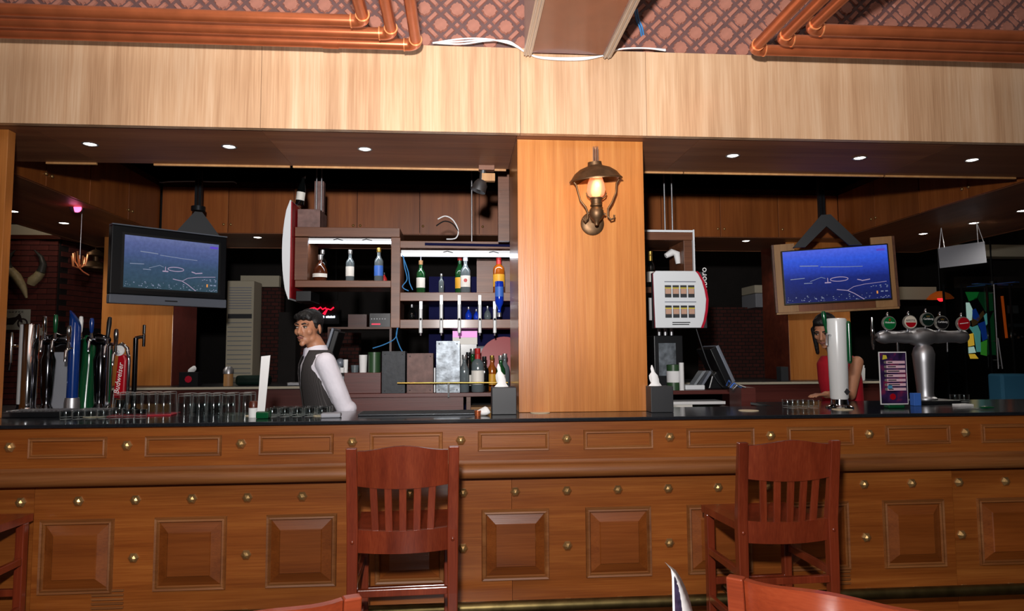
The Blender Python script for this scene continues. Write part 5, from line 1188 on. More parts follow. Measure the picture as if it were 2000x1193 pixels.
p = at(1412, 745, YSt+0.2); t = thing('till_monitor', 'tilted flat till monitor seen edge-on, right of the column', 'till', (p.x-0.02, YSt+0.2, zs_))
RY2 = Matrix.Rotation(math.radians(-24), 3, 'Y')
for nm, x0, x1, mt in (('screen_back', -0.05, -0.001, 'black_plastic'), ('screen_bezel', 0.0, 0.026, 'silver_plastic')):
    m = MB().box(x0, x1, -0.15, 0.15, 0.0, 0.30); m.v = [tuple((RY2 @ Vector(v))+Vector((0.035, 0, 0.05))) for v in m.v]; m.build(nm, mt, t, bevel=0.006)
MB().prism([(-0.12, 0), (0.08, 0), (0.03, 0.09), (-0.05, 0.14), (-0.09, 0.10)], -0.06, 0.06).build('stand', 'black_plastic', t, bevel=0.01)
cable('till_lead', [at(x, y, YSt+0.02) for x, y in ((1360, 642), (1372, 680), (1385, 715), (1400, 742), (1412, 756))], 0.004, 'charcoal', 'thin dark lead hanging from the dispenser to the monitor')
# papers / ledgers layered under the right station edge
for k, (px0, px1, py, mt, lb) in enumerate(((1318, 1422, 770, 'white_paper', 'white-edged ledger under the right station top'), (1318, 1412, 788, 'tin_green', 'green ledger on the lower right shelf'), (1316, 1358, 785, 'label_white', 'small white booklet on the green ledger'))):
    a, b_ = at(px0, py, YSt-0.02), at(px1, py, YSt-0.02); 
    z_ = (0.9556+0.05, 0.9556, 0.9556+0.026)[k]
    tag(MB().box(0, b_.x-a.x, 0, 0.2, 0, (0.022, 0.025, 0.023)[k]).build('ledger', mt, loc=(a.x, YSt+(0.03, 0.02, 0.04)[k], z_), bevel=0.002), lb, 'ledger')
# utensils heap on a low crate at the right
t = thing('utensil_crate', 'reddish crate with utensils left of the white tower', 'crate', (at(1462, 775, 1.0).x, 1.00, 0)); h = at(1462, 757, 1.0).z
MB().box(-0.05, 0.05, 0, 0.2, 0.0, h).build('crate_body', 'red_plank', t)
for k in range(6): MB().tube([(-0.03-0.01*k, -0.03+0.01*k, h+0.003), (-0.08-0.012*k, -0.01, h+0.02+0.006*k), (-0.13, 0.02*k-0.05, h-0.01+0.005*k)], 0.006, 6).build('utensil', ('steel', 'dull_steel', 'label_blue')[k % 3], t, smooth=50)

# ---- white and red dispenser hung on the shelf end
YD = YU-0.14; a, b_ = at(1275, 529, YD), at(1383, 640, YD)
t = thing('pack_dispenser', 'white pack dispenser with red curved edge, right of column', 'dispenser', (a.x, YD, b_.z)); w, h = b_.x-a.x, a.z-b_.z
MB().box(0.02, w, 0.02, 0.12, 0, h-0.004).build('grey_back', 'charcoal', t)
lx = [(0.01, 0), (0.86*w, 0), (0.91*w, 0.12*h), (0.95*w, 0.3*h), (0.97*w, 0.5*h), (0.945*w, 0.66*h), (0.90*w, 0.82*h), (0.83*w, 0.95*h), (0.78*w, h), (0.02, h), (0.0, h-0.02)]
MB().prism([(x+(0.025 if x > 0.5*w else 0), z) for x, z in lx], 0.008, 0.0195).build('red_edge', 'red_pack', t, smooth=30)
wf = MB().prism(lx, -0.012, 0.0075).build('white_face', 'white_plastic', t, bevel=0.004)
for r_ in range(2):
    for k in range(4):
        x0 = w*(0.205+0.143*k); zt_ = h*(0.745-0.355*r_); pw, ph = w*0.118, h*0.215
        pk = MB().box(x0, x0+pw, -0.0145, -0.0125, zt_-ph, zt_).build('pack', 'pack_dark', wf)
        MB().box(x0+0.003, x0+pw-0.003, -0.0152, -0.0146, zt_-ph*0.70, zt_-ph*0.28).build('pack_photo', 'pack_skin', t, (0, 0, 0))
        MB().box(x0, x0+pw, -0.0152, -0.0146, zt_-ph*0.27, zt_-ph*0.18).build('pack_band', 'pack_yellow', t)
    MB().box(w*0.20, w*0.78, -0.0145, -0.0125, h*(0.80-0.355*r_), h*(0.815-0.355*r_)).build('shelf_slot', 'silver_plastic', wf)
for k in range(2): MB().box(w*0.33, w*(0.66-0.02*k), -0.0136, -0.0125, h*(0.085-0.035*k), h*(0.102-0.035*k)).build('warning_print', 'letter_dark', wf)
lettering('Marlboro', 0.07, 'letter_white', t, (w*0.965, 0.0185, h*0.76), (PI/2, -PI/2, 0))
# small papers pinned behind the dispenser
a = at(1268, 600, YU+0.02); tag(MB().box(-0.01, 0.045, 0, 0.004, -0.10, 0.07).build('pinned_paper', 'white_paper', loc=(a.x-0.0, YU-0.006, a.z)), 'white paper strip pinned behind the dispenser', 'paper')
bottle('wine', (at(1271, 550, ys_).x, ys_, 1.9+U(1200, 560)[1]+0.0006), 'dark bottle with gold neck in the right shelf box', 0.95, 'glass_black', 'label_white', 'gold_foil', neck_label='gold_foil')
# ================================================================ people
def caps(m, p0, p1, r0, r1, n=12):
    "tapered limb segment with rounded ends"
    p0, p1 = Vector(p0), Vector(p1)
    m.ball(p0, r0, n, 8); m.ball(p1, r1, n, 8); return m.cyl(p0, p1, r0, r1, n)
def fused(m, name, mt, parent, vox=0.006, smooth=6):
    "overlapping volumes grown into one continuous skin"
    o = m.build(name, mt, parent)
    r = o.modifiers.new('fuse', 'REMESH'); r.mode = 'VOXEL'; r.voxel_size = vox; r.use_smooth_shade = True
    s = o.modifiers.new('soften', 'SMOOTH'); s.iterations = smooth; s.factor = 0.5
    return o
def hand(m, w, d, side, sc=1.0, curl=0.35):
    "palm, four unequal bent fingers and a thumb; d is the direction from wrist to knuckles, side the thumb side"
    w, d, side = Vector(w), Vector(d).normalized(), Vector(side).normalized(); nrm = d.cross(side).normalized()
    pal = w+d*0.05*sc
    for s in (-0.026, -0.009, 0.009, 0.026): caps(m, w+side*s*0.7*sc+d*0.01, w+d*0.085*sc+side*s*sc, 0.013*sc, 0.010*sc, 8)
    for k, (s, L) in enumerate(((0.027, 0.068), (0.009, 0.076), (-0.009, 0.070), (-0.026, 0.055))):
        a = w+d*0.088*sc+side*s*sc; b = a+(d+nrm*curl*0.6)*L*0.45*sc; c = b+(d*0.8+nrm*curl*1.4)*L*0.32*sc; e = c+(d*0.5+nrm*curl*2)*L*0.25*sc
        caps(m, a, b, 0.0090*sc, 0.0085*sc, 8); caps(m, b, c, 0.0085*sc, 0.0078*sc, 8); caps(m, c, e, 0.0078*sc, 0.0068*sc, 8)
    a = w+d*0.025*sc+side*0.026*sc; b = a+(d*0.6+side*0.75)*0.038*sc; c = b+(d*0.9+side*0.25+nrm*0.3)*0.032*sc
    caps(m, a, b, 0.011*sc, 0.010*sc, 8); caps(m, b, c, 0.010*sc, 0.008*sc, 8)
def head_volumes(m, T):
    q = lambda x, y, z: T @ Vector((x, y, z)); R3 = T.to_3x3()
    m.ball(q(0, 0.012, 0.050), (0.073, 0.092, 0.078), 20, 14, R3); m.ball(q(0, -0.022, -0.004), (0.061, 0.068, 0.082), 18, 12, R3)
    m.ball(q(0, -0.040, -0.058), (0.045, 0.044, 0.036), 14, 10, R3); m.ball(q(0, -0.076, -0.086), (0.021, 0.014, 0.015), 10, 8, R3)
    caps(m, q(0, -0.086, 0.030), q(0, -0.108, -0.012), 0.0075, 0.0115, 10); m.ball(q(0.011, -0.098, -0.016), 0.0085, 8, 6); m.ball(q(-0.011, -0.098, -0.016), 0.0085, 8, 6)
    caps(m, q(-0.040, -0.078, 0.040), q(0.040, -0.078, 0.040), 0.011, 0.011, 8)
    for s in (-1, 1):
        m.ball(q(s*0.043, -0.060, -0.008), (0.021, 0.022, 0.024), 10, 8, R3); m.ball(q(s*0.046, -0.020, -0.052), (0.018, 0.030, 0.030), 10, 8, R3)
        m.ball(q(s*0.075, 0.014, 0.002), (0.008, 0.019, 0.031), 10, 8, R3 @ Matrix.Rotation(s*0.25, 3, 'Z'))
    caps(m, q(0, -0.090, -0.036), q(0, -0.088, -0.058), 0.013, 0.011, 8)
def face_parts(body, T, brow='hair', moustache=True):
    q = lambda x, y, z: T @ Vector((x, y, z)); R3 = T.to_3x3()
    for s in (-1, 1):
        e = MB().ball(q(s*0.031, -0.0815, 0.020), (0.0120, 0.0080, 0.0055), 12, 8, R3).build('eye', 'eye_white', body, smooth=60)
        MB().ball(q(s*0.031-0.004, -0.0872, 0.020), (0.0058, 0.0045, 0.0058), 10, 8, R3).build('iris', 'iris', e, smooth=60)
        MB().tube([q(s*0.012, -0.0925, 0.040), q(s*0.030, -0.0915, 0.045), q(s*0.050, -0.0785, 0.039)], [0.0042, 0.0048, 0.0028], 8).build('eyebrow', brow, body, smooth=60)
        MB().tube([q(s*0.017, -0.0885, 0.026), q(s*0.031, -0.0900, 0.0290), q(s*0.045, -0.0815, 0.024)], 0.0022, 6).build('eyelid', brow, body, smooth=60)
    MB().tube([q(-0.022, -0.094, -0.043), q(-0.010, -0.1025, -0.0405), q(0, -0.1020, -0.0420), q(0.010, -0.1025, -0.0405), q(0.022, -0.094, -0.043)], [0.002, 0.0048, 0.0045, 0.0048, 0.002], 8).build('upper_lip', 'lip', body, smooth=60)
    MB().tube([q(-0.019, -0.094, -0.046), q(0, -0.1010, -0.0510), q(0.019, -0.094, -0.046)], [0.002, 0.0058, 0.002], 8).build('lower_lip', 'lip', body, smooth=60)
    if moustache: MB().tube([q(-0.026, -0.0895, -0.040), q(-0.012, -0.1015, -0.031), q(0, -0.1010, -0.0300), q(0.012, -0.1015, -0.031), q(0.026, -0.0895, -0.040)], [0.0008, 0.0024, 0.0018, 0.0024, 0.0008], 8).build('moustache', brow, body, smooth=60)

def ell(rx, ry, z, cy=0.0, n=28, cx=0.0): return [(cx+rx*math.cos(2*PI*k/n), cy+ry*math.sin(2*PI*k/n), z) for k in range(n)]
# ---- bartender, turned to the left, glancing over
YM = 0.86
hp = at(607, 640, YM); tp = at(634, 760, YM)
zh = at(607, 643, YM).z                                   # eye-level centre of the head
man = thing('person', 'bartender in white shirt and pinstriped waistcoat, turned left', 'person', (tp.x, YM, 0), math.radians(-64))
zsh = zh-0.178                                            # shoulder height
lean = -0.045
TH = Matrix.Translation((-0.012, lean-0.055, zh-0.006)) @ Matrix.Rotation(math.radians(42), 4, 'Z') @ Matrix.Rotation(math.radians(4), 4, 'X') @ Matrix.Scale(0.96, 4)
m = MB(); head_volumes(m, TH)
caps(m, (-0.008, lean-0.025, zh-0.075), (0, lean+0.015, zsh+0.02), 0.052, 0.058, 16)
caps(m, (0, lean+0.01, zsh-0.06), (0, 0.0, 1.0), 0.085, 0.10, 14); caps(m, (0, 0, 1.0), (0, 0, 0.9), 0.11, 0.12, 14)
arms = {1: ((0.165, lean+0.005, zsh-0.03), (0.205, 0.075, zsh-0.315), (0.185, 0.105, zsh-0.56)), -1: ((-0.165, lean+0.005, zsh-0.03), (-0.20, -0.02, zsh-0.31), (-0.16, -0.16, zsh-0.50))}
for s, (a, b, c) in arms.items():
    caps(m, a, b, 0.046, 0.040); caps(m, b, c, 0.038, 0.027); d = (Vector(c)-Vector(b)).normalized(); hand(m, Vector(c)+d*0.01, d, (0, -1, 0.1) if s > 0 else (0.8, 0, 0.3), 0.95)
for s in (-1, 1): caps(m, (s*0.085, 0, 0.88), (s*0.09, 0.005, 0.48), 0.075, 0.050); caps(m, (s*0.09, 0.005, 0.48), (s*0.09, 0.02, 0.09), 0.048, 0.036)
body = fused(m, 'body', 'skin', man, 0.0055, 4)
face_parts(body, TH)
q = lambda x, y, z: TH @ Vector((x, y, z)); R3 = TH.to_3x3()
m = MB(); m.ball(q(0, 0.022, 0.062), (0.080, 0.094, 0.080), 20, 14, R3); m.ball(q(0, -0.036, 0.094), (0.060, 0.050, 0.034), 16, 10, R3)
for k in range(9): a = -1.0+0.25*k; m.ball(q(0.056*math.sin(a), -0.056-0.018*math.cos(a), 0.086+0.008*math.sin(k*2.1)), (0.017, 0.017, 0.017), 10, 8, R3)
for s in (-1, 1): caps(m, q(s*0.070, -0.022, 0.050), q(s*0.069, -0.012, 0.012), 0.013, 0.007, 8)
m.ball(q(0, 0.060, 0.010), (0.062, 0.045, 0.070), 14, 10, R3)
fused(m, 'hair', 'hair', man, 0.006, 3)
# shirt: torso and sleeves as one garment
m = MB()
rg = [ell(0.150, 0.108, 0.90), ell(0.150, 0.106, 1.00), ell(0.160, 0.108, 1.10, lean*0.3), ell(0.170, 0.112, zsh-0.16, lean*0.7), ell(0.168, 0.100, zsh-0.05, lean), ell(0.130, 0.078, zsh+0.015, lean+0.005), ell(0.070, 0.066, zsh+0.045, lean-0.002)]
m.loft(rg)
for s, (a, b, c) in arms.items():
    caps(m, a, b, 0.064, 0.053, 14); caps(m, b, Vector(c)*0.9+Vector(b)*0.1, 0.052, 0.040, 14); m.ball(Vector(b)+Vector((0, 0.01, 0.01)), (0.056, 0.058, 0.05), 12, 8)
shirt = fused(m, 'shirt', 'shirt', man, 0.007, 5)
cl = MB(); n = 22; vs = []
for i, (r, z) in enumerate(((0.072, zsh+0.020), (0.066, zsh+0.055), (0.062, zsh+0.078), (0.067, zsh+0.066), (0.078, zsh+0.030))):
    for k in range(n): a = -PI/2+0.28+(2*PI-0.56)*k/(n-1); vs.append((r*math.cos(a)-0.004, lean-0.008+r*0.98*math.sin(a)+(-0.014 if math.sin(a) < 0 else 0.0)*(z-zsh)/0.08, z+(-0.022*max(0, -math.sin(a)))))
cl.add(vs, [(i*n+k, i*n+k+1, (i+1)*n+k+1, (i+1)*n+k) for i in range(4) for k in range(n-1)]).build('collar', 'shirt', shirt, smooth=50)
# waistcoat: shell with V neck and arm holes
vc = MB(); n = 40; rows = []; zz = [0.93, 1.0, 1.08, 1.16, zsh-0.14, zsh-0.09, zsh-0.04, zsh+0.0, zsh+0.028, zsh+0.045]
prof = [(0.158, 0.116, 0), (0.157, 0.114, 0), (0.160, 0.116, lean*0.2), (0.166, 0.118, lean*0.45), (0.168, 0.120, lean*0.7), (0.158, 0.118, lean*0.85), (0.142, 0.110, lean), (0.122, 0.098, lean), (0.100, 0.084, lean), (0.082, 0.074, lean)]
for i, (z, (rx, ry, cy)) in enumerate(zip(zz, prof)):
    gap = 0.02 if z < zsh-0.20 else 0.02+0.55*((z-(zsh-0.20))/0.25)
    for k in range(n): a = -PI/2+gap+(2*PI-2*gap)*k/(n-1); vc.v.append((rx*math.cos(a), cy+ry*math.sin(a), z))
vc.f += [(i*n+k, i*n+k+1, (i+1)*n+k+1, (i+1)*n+k) for i in range(len(zz)-1) for k in range(n-1)]
o = vc.build('waistcoat', 'pinstripe', man, smooth=60); sm = o.modifiers.new('thick', 'SOLIDIFY'); sm.thickness = 0.004; sm.offset = 1
m = MB(); m.loft([ell(0.150, 0.112, 0.96), ell(0.165, 0.120, 0.88), ell(0.160, 0.115, 0.80)])
for s in (-1, 1): caps(m, (s*0.085, 0, 0.84), (s*0.09, 0.005, 0.48), 0.088, 0.066); caps(m, (s*0.09, 0.005, 0.48), (s*0.09, 0.02, 0.08), 0.065, 0.055)
fused(m, 'trousers', 'trousers', man, 0.01, 4)
for s in (-1, 1): MB().ball((s*0.09, -0.045, 0.035), (0.046, 0.13, 0.035), 14, 8).build('shoe', 'black_plastic', man, smooth=60)

# ---- second figure in red, bent over the counter behind the white tower
YW2 = 1.16
tp = at(1640, 735, YW2); zt2 = at(1612, 612, YW2-0.1).z
wo = thing('person', 'person in a red sleeveless top bent behind the white tower', 'person', (tp.x, YW2, 0), math.radians(-66))
zsh2 = zt2-0.32
TH = Matrix.Translation((0.0, -0.135, zt2-0.13)) @ Matrix.Rotation(math.radians(18), 4, 'Z') @ Matrix.Rotation(math.radians(24), 4, 'X') @ Matrix.Scale(0.94, 4)
m = MB(); head_volumes(m, TH); caps(m, (0, -0.095, zt2-0.20), (0, -0.02, zsh2+0.03), 0.046, 0.050, 14)
caps(m, (0, -0.02, zsh2-0.05), (0, 0.03, 0.98), 0.08, 0.09, 14)
arms = {1: ((0.150, -0.02, zsh2-0.02), (0.180, -0.15, zsh2-0.24), (0.168, -0.385, ZB+0.045)), -1: ((-0.125, -0.0, zsh2-0.03), (-0.140, 0.06, zsh2-0.26), (-0.13, -0.0, zsh2-0.44))}
for s, (a, b, c) in arms.items():
    caps(m, a, b, 0.043, 0.036); caps(m, b, c, 0.034, 0.024); d = (Vector(c)-Vector(b)); d.z *= 0.2; hand(m, Vector(c), d, (1, 0.1, 0) if s < 0 else (-1, 0, 0), 0.9, 0.2)
for s in (-1, 1): caps(m, (s*0.085, 0.03, 0.9), (s*0.09, 0.03, 0.48), 0.075, 0.05); caps(m, (s*0.09, 0.03, 0.48), (s*0.09, 0.04, 0.09), 0.046, 0.034)
body = fused(m, 'body', 'skin', wo, 0.006, 4); face_parts(body, TH, 'hair', False)
q = lambda x, y, z: TH @ Vector((x, y, z)); R3 = TH.to_3x3()
m = MB(); m.ball(q(0, 0.024, 0.058), (0.084, 0.096, 0.086), 18, 12, R3); m.ball(q(0, -0.035, 0.102), (0.066, 0.05, 0.034), 14, 8, R3)
for s in (-1, 1): caps(m, q(s*0.076, -0.010, 0.03), q(s*0.078, -0.02, -0.16), 0.022, 0.014, 10)
m.ball(q(0, 0.075, -0.05), (0.078, 0.05, 0.13), 14, 10, R3); fused(m, 'hair', 'hair', wo, 0.007, 3)
m = MB(); m.loft([ell(0.155, 0.115, 0.88, 0.03), ell(0.140, 0.108, 1.0, 0.03), ell(0.155, 0.118, zsh2-0.15, 0.0), ell(0.150, 0.105, zsh2-0.03, -0.02), ell(0.115, 0.078, zsh2+0.025, -0.02)])
fused(m, 'red_top', 'red_cloth', wo, 0.007, 4)
m = MB(); m.loft([ell(0.150, 0.118, 0.92, 0.03), ell(0.170, 0.13, 0.84, 0.03), ell(0.165, 0.12, 0.78, 0.03)])
for s in (-1, 1): caps(m, (s*0.085, 0.03, 0.84), (s*0.09, 0.03, 0.48), 0.088, 0.062); caps(m, (s*0.09, 0.03, 0.48), (s*0.09, 0.04, 0.08), 0.06, 0.05)
fused(m, 'trousers', 'trousers', wo, 0.01, 4)
for s in (-1, 1): MB().ball((s*0.09, -0.01, 0.033), (0.042, 0.12, 0.033), 14, 8).build('shoe', 'black_plastic', wo, smooth=60)
# ================================================================ the rest of the room beyond the island
# ---- left: brick pier with a return, capped by a cream beam
YBk = 5.0
bw = empty_struct('wall_left_brick')
x0, x1 = at(-60, 600, YBk).x, at(110, 600, YBk).x; ztop = at(60, 468, YBk).z; ang2 = math.atan2(2.6, 0.55)
xe, ye = x1+0.62, YBk+2.4
MB().prism([(x0, YBk+0.012), (x1, YBk+0.012), (xe, ye), (xe, ye+0.2), (x0, ye+0.2)], 0, ztop, 'xy').build('mortar_core', 'mortar', bw)
bl_, bh, bd_ = 0.215, 0.066, 0.03
me_b = MB().box(0.004, bl_-0.004, -0.012, 0.012, 0.004, bh-0.004).mesh('brick', 'brick')
me_h = MB().box(0.004, bl_/2-0.004, -0.012, 0.012, 0.004, bh-0.004).mesh('brick', 'brick')
cnt = 0; zlow = at(60, 790, YBk).z
nrow = int((ztop-zlow)/bh)
for r in range(nrow):
    z = ztop-(r+1)*bh; x = x1-0.002; first = r % 2 == 1
    while x > x0+0.22:
        L_ = bl_/2 if first else bl_; first = False; x -= L_
        place(me_h if L_ < bl_ else me_b, 'brick', bw, (x, YBk+0.001, z)); cnt += 1
dirv = Vector((xe-x1, ye-YBk-0.012)); dl = dirv.length; an = math.atan2(dirv.y, dirv.x)
for r in range(min(nrow, 26)):
    z = ztop-(r+1)*bh; s = 0.02+(bl_/2 if r % 2 else 0)
    while s+bl_ < dl and cnt < 298:
        place(me_b, 'brick', bw, (x1+dirv.x/dl*s+0.004, YBk+0.012+dirv.y/dl*s, z), an); s += bl_; cnt += 1
MB().prism([(x0, YBk-0.05), (x1+0.04, YBk-0.05), (xe+0.06, ye), (xe, ye+0.2), (x0, ye+0.2)], ztop+0.001, ztop+0.05, 'xy').build('ledge', 'dark_wood', bw)
MB().prism([(x0, YBk+0.03), (x1, YBk+0.03), (xe, ye), (xe, ye+0.2), (x0, ye+0.2)], ztop+0.051, ztop+0.19, 'xy').build('cream_beam', 'cream', bw)
MB().prism([(x0, YBk+0.03), (x1, YBk+0.03), (xe, ye), (xe, ye+0.2), (x0, ye+0.2)], ztop+0.191, 3.41, 'xy').build('upper_wall', 'wall_dark', bw)
# horns
def horn(pts, rs): return [at(x, y, YBk-0.06) for x, y in pts], rs
t = thing('mounted_horns', 'pair of curved horns mounted on the left brick wall', 'horns', at(52, 552, YBk-0.02)); o = t.location
for pts in (((52, 582), (46, 562), (32, 540), (17, 525)), ((60, 556), (64, 548), (74, 540), (80, 531))):
    P = [at(x, y, YBk-0.05)-o for x, y in pts]; MB().tube(P, [0.012, 0.04, 0.055, 0.05] if pts[0][0] == 52 else [0.045, 0.06, 0.055, 0.05], 10).build('horn_base', 'horn_base', t, smooth=50)
for pts in (((17, 525), (14, 512), (18, 500), (30, 489)), ((80, 531), (85, 516), (80, 502), (67, 488))):
    P = [at(x, y, YBk-0.06)-o for x, y in pts]; MB().tube(P, [0.05, 0.038, 0.026, 0.006], 10).build('horn_tip', 'horn_tip', t, smooth=50)
# motorcycle plate
a, b_ = at(0, 604, YBk-0.03), at(58, 644, YBk-0.03)
t = thing('motorcycle_plate', 'cream metal plate with a motorcycle drawing, far left', 'sign', (a.x-0.15, YBk-0.03, b_.z)); w, h = b_.x-a.x+0.15, a.z-b_.z
MB().box(0, w, 0, 0.006, 0, h).build('plate', 'poster_cream', t, bevel=0.002)
ins = MB()
for cx, cz in ((0.32*w+0.02, 0.32*h), (0.83*w, 0.32*h)):
    R1, R2 = 0.062, 0.042
    for k in range(18):
        a0, a1 = 2*PI*k/18, 2*PI*(k+1)/18; ins.add([(cx+R1*math.cos(a0), -0.001, cz+R1*math.sin(a0)), (cx+R1*math.cos(a1), -0.001, cz+R1*math.sin(a1)), (cx+R2*math.cos(a1), -0.001, cz+R2*math.sin(a1)), (cx+R2*math.cos(a0), -0.001, cz+R2*math.sin(a0))], [(0, 1, 2, 3)])
for pl in (((0.32, 0.34), (0.45, 0.55), (0.66, 0.62), (0.72, 0.5), (0.62, 0.25), (0.45, 0.25)), ((0.66, 0.62), (0.74, 0.75), (0.78, 0.72), (0.84, 0.34), (0.80, 0.34)), ((0.70, 0.73), (0.78, 0.82), (0.76, 0.72)), ((0.28, 0.56), (0.48, 0.62), (0.48, 0.55))):
    ins.add([(u*w, -0.0012, v*h) for u, v in pl], [tuple(range(len(pl)))])
ins.build('motorcycle_print', 'poster_ink', t)
lettering('VETERANS', 0.045, 'poster_ink', t, (w*0.6, -0.001, h*0.87)) if False else [MB().box(w*(0.30+0.07*k), w*(0.345+0.07*k), -0.0015, -0.0005, h*0.84, h*0.92).build('worn_letter', 'badge_rim', t) for k in range(8)]
a, b_ = at(75, 640, YBk-0.02), at(91, 655, YBk-0.02); tag(MB().box(0, b_.x-a.x, 0, 0.004, b_.z-a.z, 0).build('small_note', 'poster_cream', loc=(a.x, YBk-0.02, a.z)), 'small cream note behind the black beer font', 'note')
# blue picture on the return wall
p = at(158, 557, YBk+0.7); t = thing('blue_picture', 'small blue picture with dark figure on the brick return', 'picture', p, an-PI/2+0.35); t.rotation_euler = (0, 0, 0.25)
MB().box(-0.11, 0.11, -0.01, 0.01, -0.14, 0.13).build('blue_board', 'poster_blue', t); MB().prism([(-0.07, -0.10), (0.07, -0.11), (0.09, 0.0), (0.05, 0.11), (0.02, 0.02), (-0.03, 0.03), (-0.08, 0.10)], -0.014, -0.011).build('dark_figure', 'poster_ink', t)
# little hanging ornament and red spotlight
p = at(153, 352, 2.2)
t = thing('stage_spotlight', 'small red-glowing spotlight under the left soffit', 'light', at(155, 396, 2.3))
MB().box(-0.03, 0.03, -0.03, 0.03, 0, 2.607-t.location.z-0.001).build('stem', 'dark_metal', t); MB().cyl((-0.02, 0.05, 0.0), (0.01, -0.06, -0.05), 0.045, 0.05, 16).build('can', 'black_plastic', t, smooth=40); MB().lathe([(0.043, 0), (0, 0.002)], 16, (0.011, -0.063, -0.0515), M=Matrix.Rotation(PI/2+0.4, 3, 'X')).build('lens', 'stage_red', t, smooth=60)
l = bpy.data.lights.new('spot_glow', 'POINT'); l.energy = 0.15; l.color = (1, 0.2, 0.4); l.shadow_soft_size = 0.03; o = bpy.data.objects.new('spot_glow', l); C.objects.link(o); o.parent = t; o.location = (0.02, -0.12, -0.09)
p = at(156, 510, 2.5); t = thing('hanging_ornament', 'gold wire ornament dangling on a thread at left', 'ornament', p); m = MB(); r2 = random.Random(3)
for k in range(9): a = 2*PI*k/9; m.tube([(0, 0, -0.06), (0.05*math.cos(a), 0.05*math.sin(a), r2.uniform(-0.05, 0.03)), (0.06*math.cos(a), 0.06*math.sin(a), 0.06+0.02*math.sin(3*a))], 0.006, 6)
m.build('wire_cage', 'copper_bead', t, smooth=50); MB().tube([(0.0, 0, -0.06), (0.03, 0, -0.09), (0.08, 0, -0.12)], 0.006, 6).build('tail', 'copper_bead', t, smooth=50); MB().cyl((0, 0, 0.02), (0, 0, 2.606-p.z), 0.0025, n=6).build('thread', 'steel', t)
p = at(186, 520, 4.6); t = thing('ship_lantern', 'dim brass hanging lamp partly behind the left column', 'lamp', p)
MB().lathe([(0.0, 0.20), (0.03, 0.19), (0.09, 0.15), (0.10, 0.12), (0.03, 0.11), (0.03, 0.06), (0.12, 0.04), (0.17, -0.02), (0.165, -0.04), (0, -0.03)], 22).build('brass_hood', 'aged_brass', t, smooth=40); MB().cyl((0, 0, 0.20), (0, 0, 3.419-p.z), 0.008, n=8).build('hook', 'aged_brass', t, smooth=50)
# ---- middle: tall air conditioner, dark brick back wall, till shelf
YAc = 5.6; a, b_ = at(444, 548, YAc), at(492, 745, YAc)
t = thing('air_conditioner', 'tall off-white floor air conditioner beyond the rear counter', 'air conditioner', ((a.x+b_.x)/2, YAc, 0)); w = (b_.x-a.x)/2; zt = a.z
MB().box(-w, w, 0, 0.35, 0, zt).build('casing', 'cream', t, bevel=0.01)
for k in range(9): MB().box(-w+0.03, w-0.03, -0.012, -0.001, zt-0.10-0.034*k, zt-0.088-0.034*k).build('louvre', 'sign_grey', t)
MB().box(-w+0.02, w-0.02, -0.006, -0.001, zt-0.50, zt-0.44).build('display', 'charcoal', t)
for k in range(14): MB().box(-w+0.02, w-0.02, -0.006, -0.001, zt-0.56-0.06*k, zt-0.55-0.06*k).build('grille_rib', 'grey_plastic', t)
a, b_ = at(470, 538, 6.4), at(545, 560, 6.4); struct(MB().box(0, b_.x-a.x, 0, 0.1, b_.z-a.z, 0).build('trim_7', 'cream', loc=a))
# brick-clad back wall pieces seen dimly (too small to tell single bricks apart)
m, tt, b = nodes('far_brick'); br_ = tt.nodes.new('ShaderNodeTexBrick'); tc = tt.nodes.new('ShaderNodeTexCoord'); mp = tt.nodes.new('ShaderNodeMapping'); mp.inputs['Rotation'].default_value = (PI/2, 0, 0)
br_.inputs['Color1'].default_value = lin((84, 34, 26)); br_.inputs['Color2'].default_value = lin((66, 26, 20)); br_.inputs['Mortar'].default_value = lin((22, 14, 12)); br_.inputs['Scale'].default_value = 4.5; br_.inputs['Mortar Size'].default_value = 0.03
tt.links.new(tc.outputs['Object'], mp.inputs[0]); tt.links.new(mp.outputs[0], br_.inputs[0]); tt.links.new(br_.outputs[0], b.inputs['Base Color']); b.inputs['Roughness'].default_value = 0.85
YR = 6.6
for x_, w_, z0_, z1_ in ((494, 545, 560, 760), (558, 700, 650, 800), (1370, 1535, 600, 790)):
    a, b_ = at(x_, z0_, YR), at(w_, z1_, YR); struct(MB().box(a.x, b_.x, YR, YR+0.2, 0, a.z).build('wall_back_brick', 'far_brick'))
# red neon script and small white lettering
YN = 5.9; p = at(633, 604, YN); t = thing('neon_sign', 'small red neon script glowing above the bartender', 'sign', p); P = lambda x, y: at(x, y, YN)-Vector(p)
MB().tube([P(605, 603), P(614, 601), P(620, 604), P(626, 600), P(630, 604), P(636, 601), P(638, 606), P(634, 614), P(631, 613), P(640, 603), P(646, 605), P(652, 600)], 0.010, 6).build('neon_tube', 'neon_red', t, smooth=60)
for k, x in enumerate((629, 632, 638, 641, 644, 647, 650, 653)): MB().box(-0.008, 0.008, -0.004, 0, -0.012, 0.012+0.004*(k % 2)).build('white_letter', 'tube_light', t, P(x, 619))
MB().box(-0.35, 0.20, 0.02, 0.05, -0.2, 0.12).build('sign_board', 'void_black', t)
for x in (-0.3, 0.15): MB().cyl((x, 0.035, 0.12), (x, 0.035, 3.419-p.z), 0.004, n=6).build('hanger', 'dark_metal', t)
tag(MB().box(-0.12, 0.12, -0.0, 0.3, 0, 2.0).build('dark_post', 'wall_dark', loc=(at(560, 700, 6.3).x, 6.3, 0)), 'dark square post behind the curved lightbox sign', 'post')
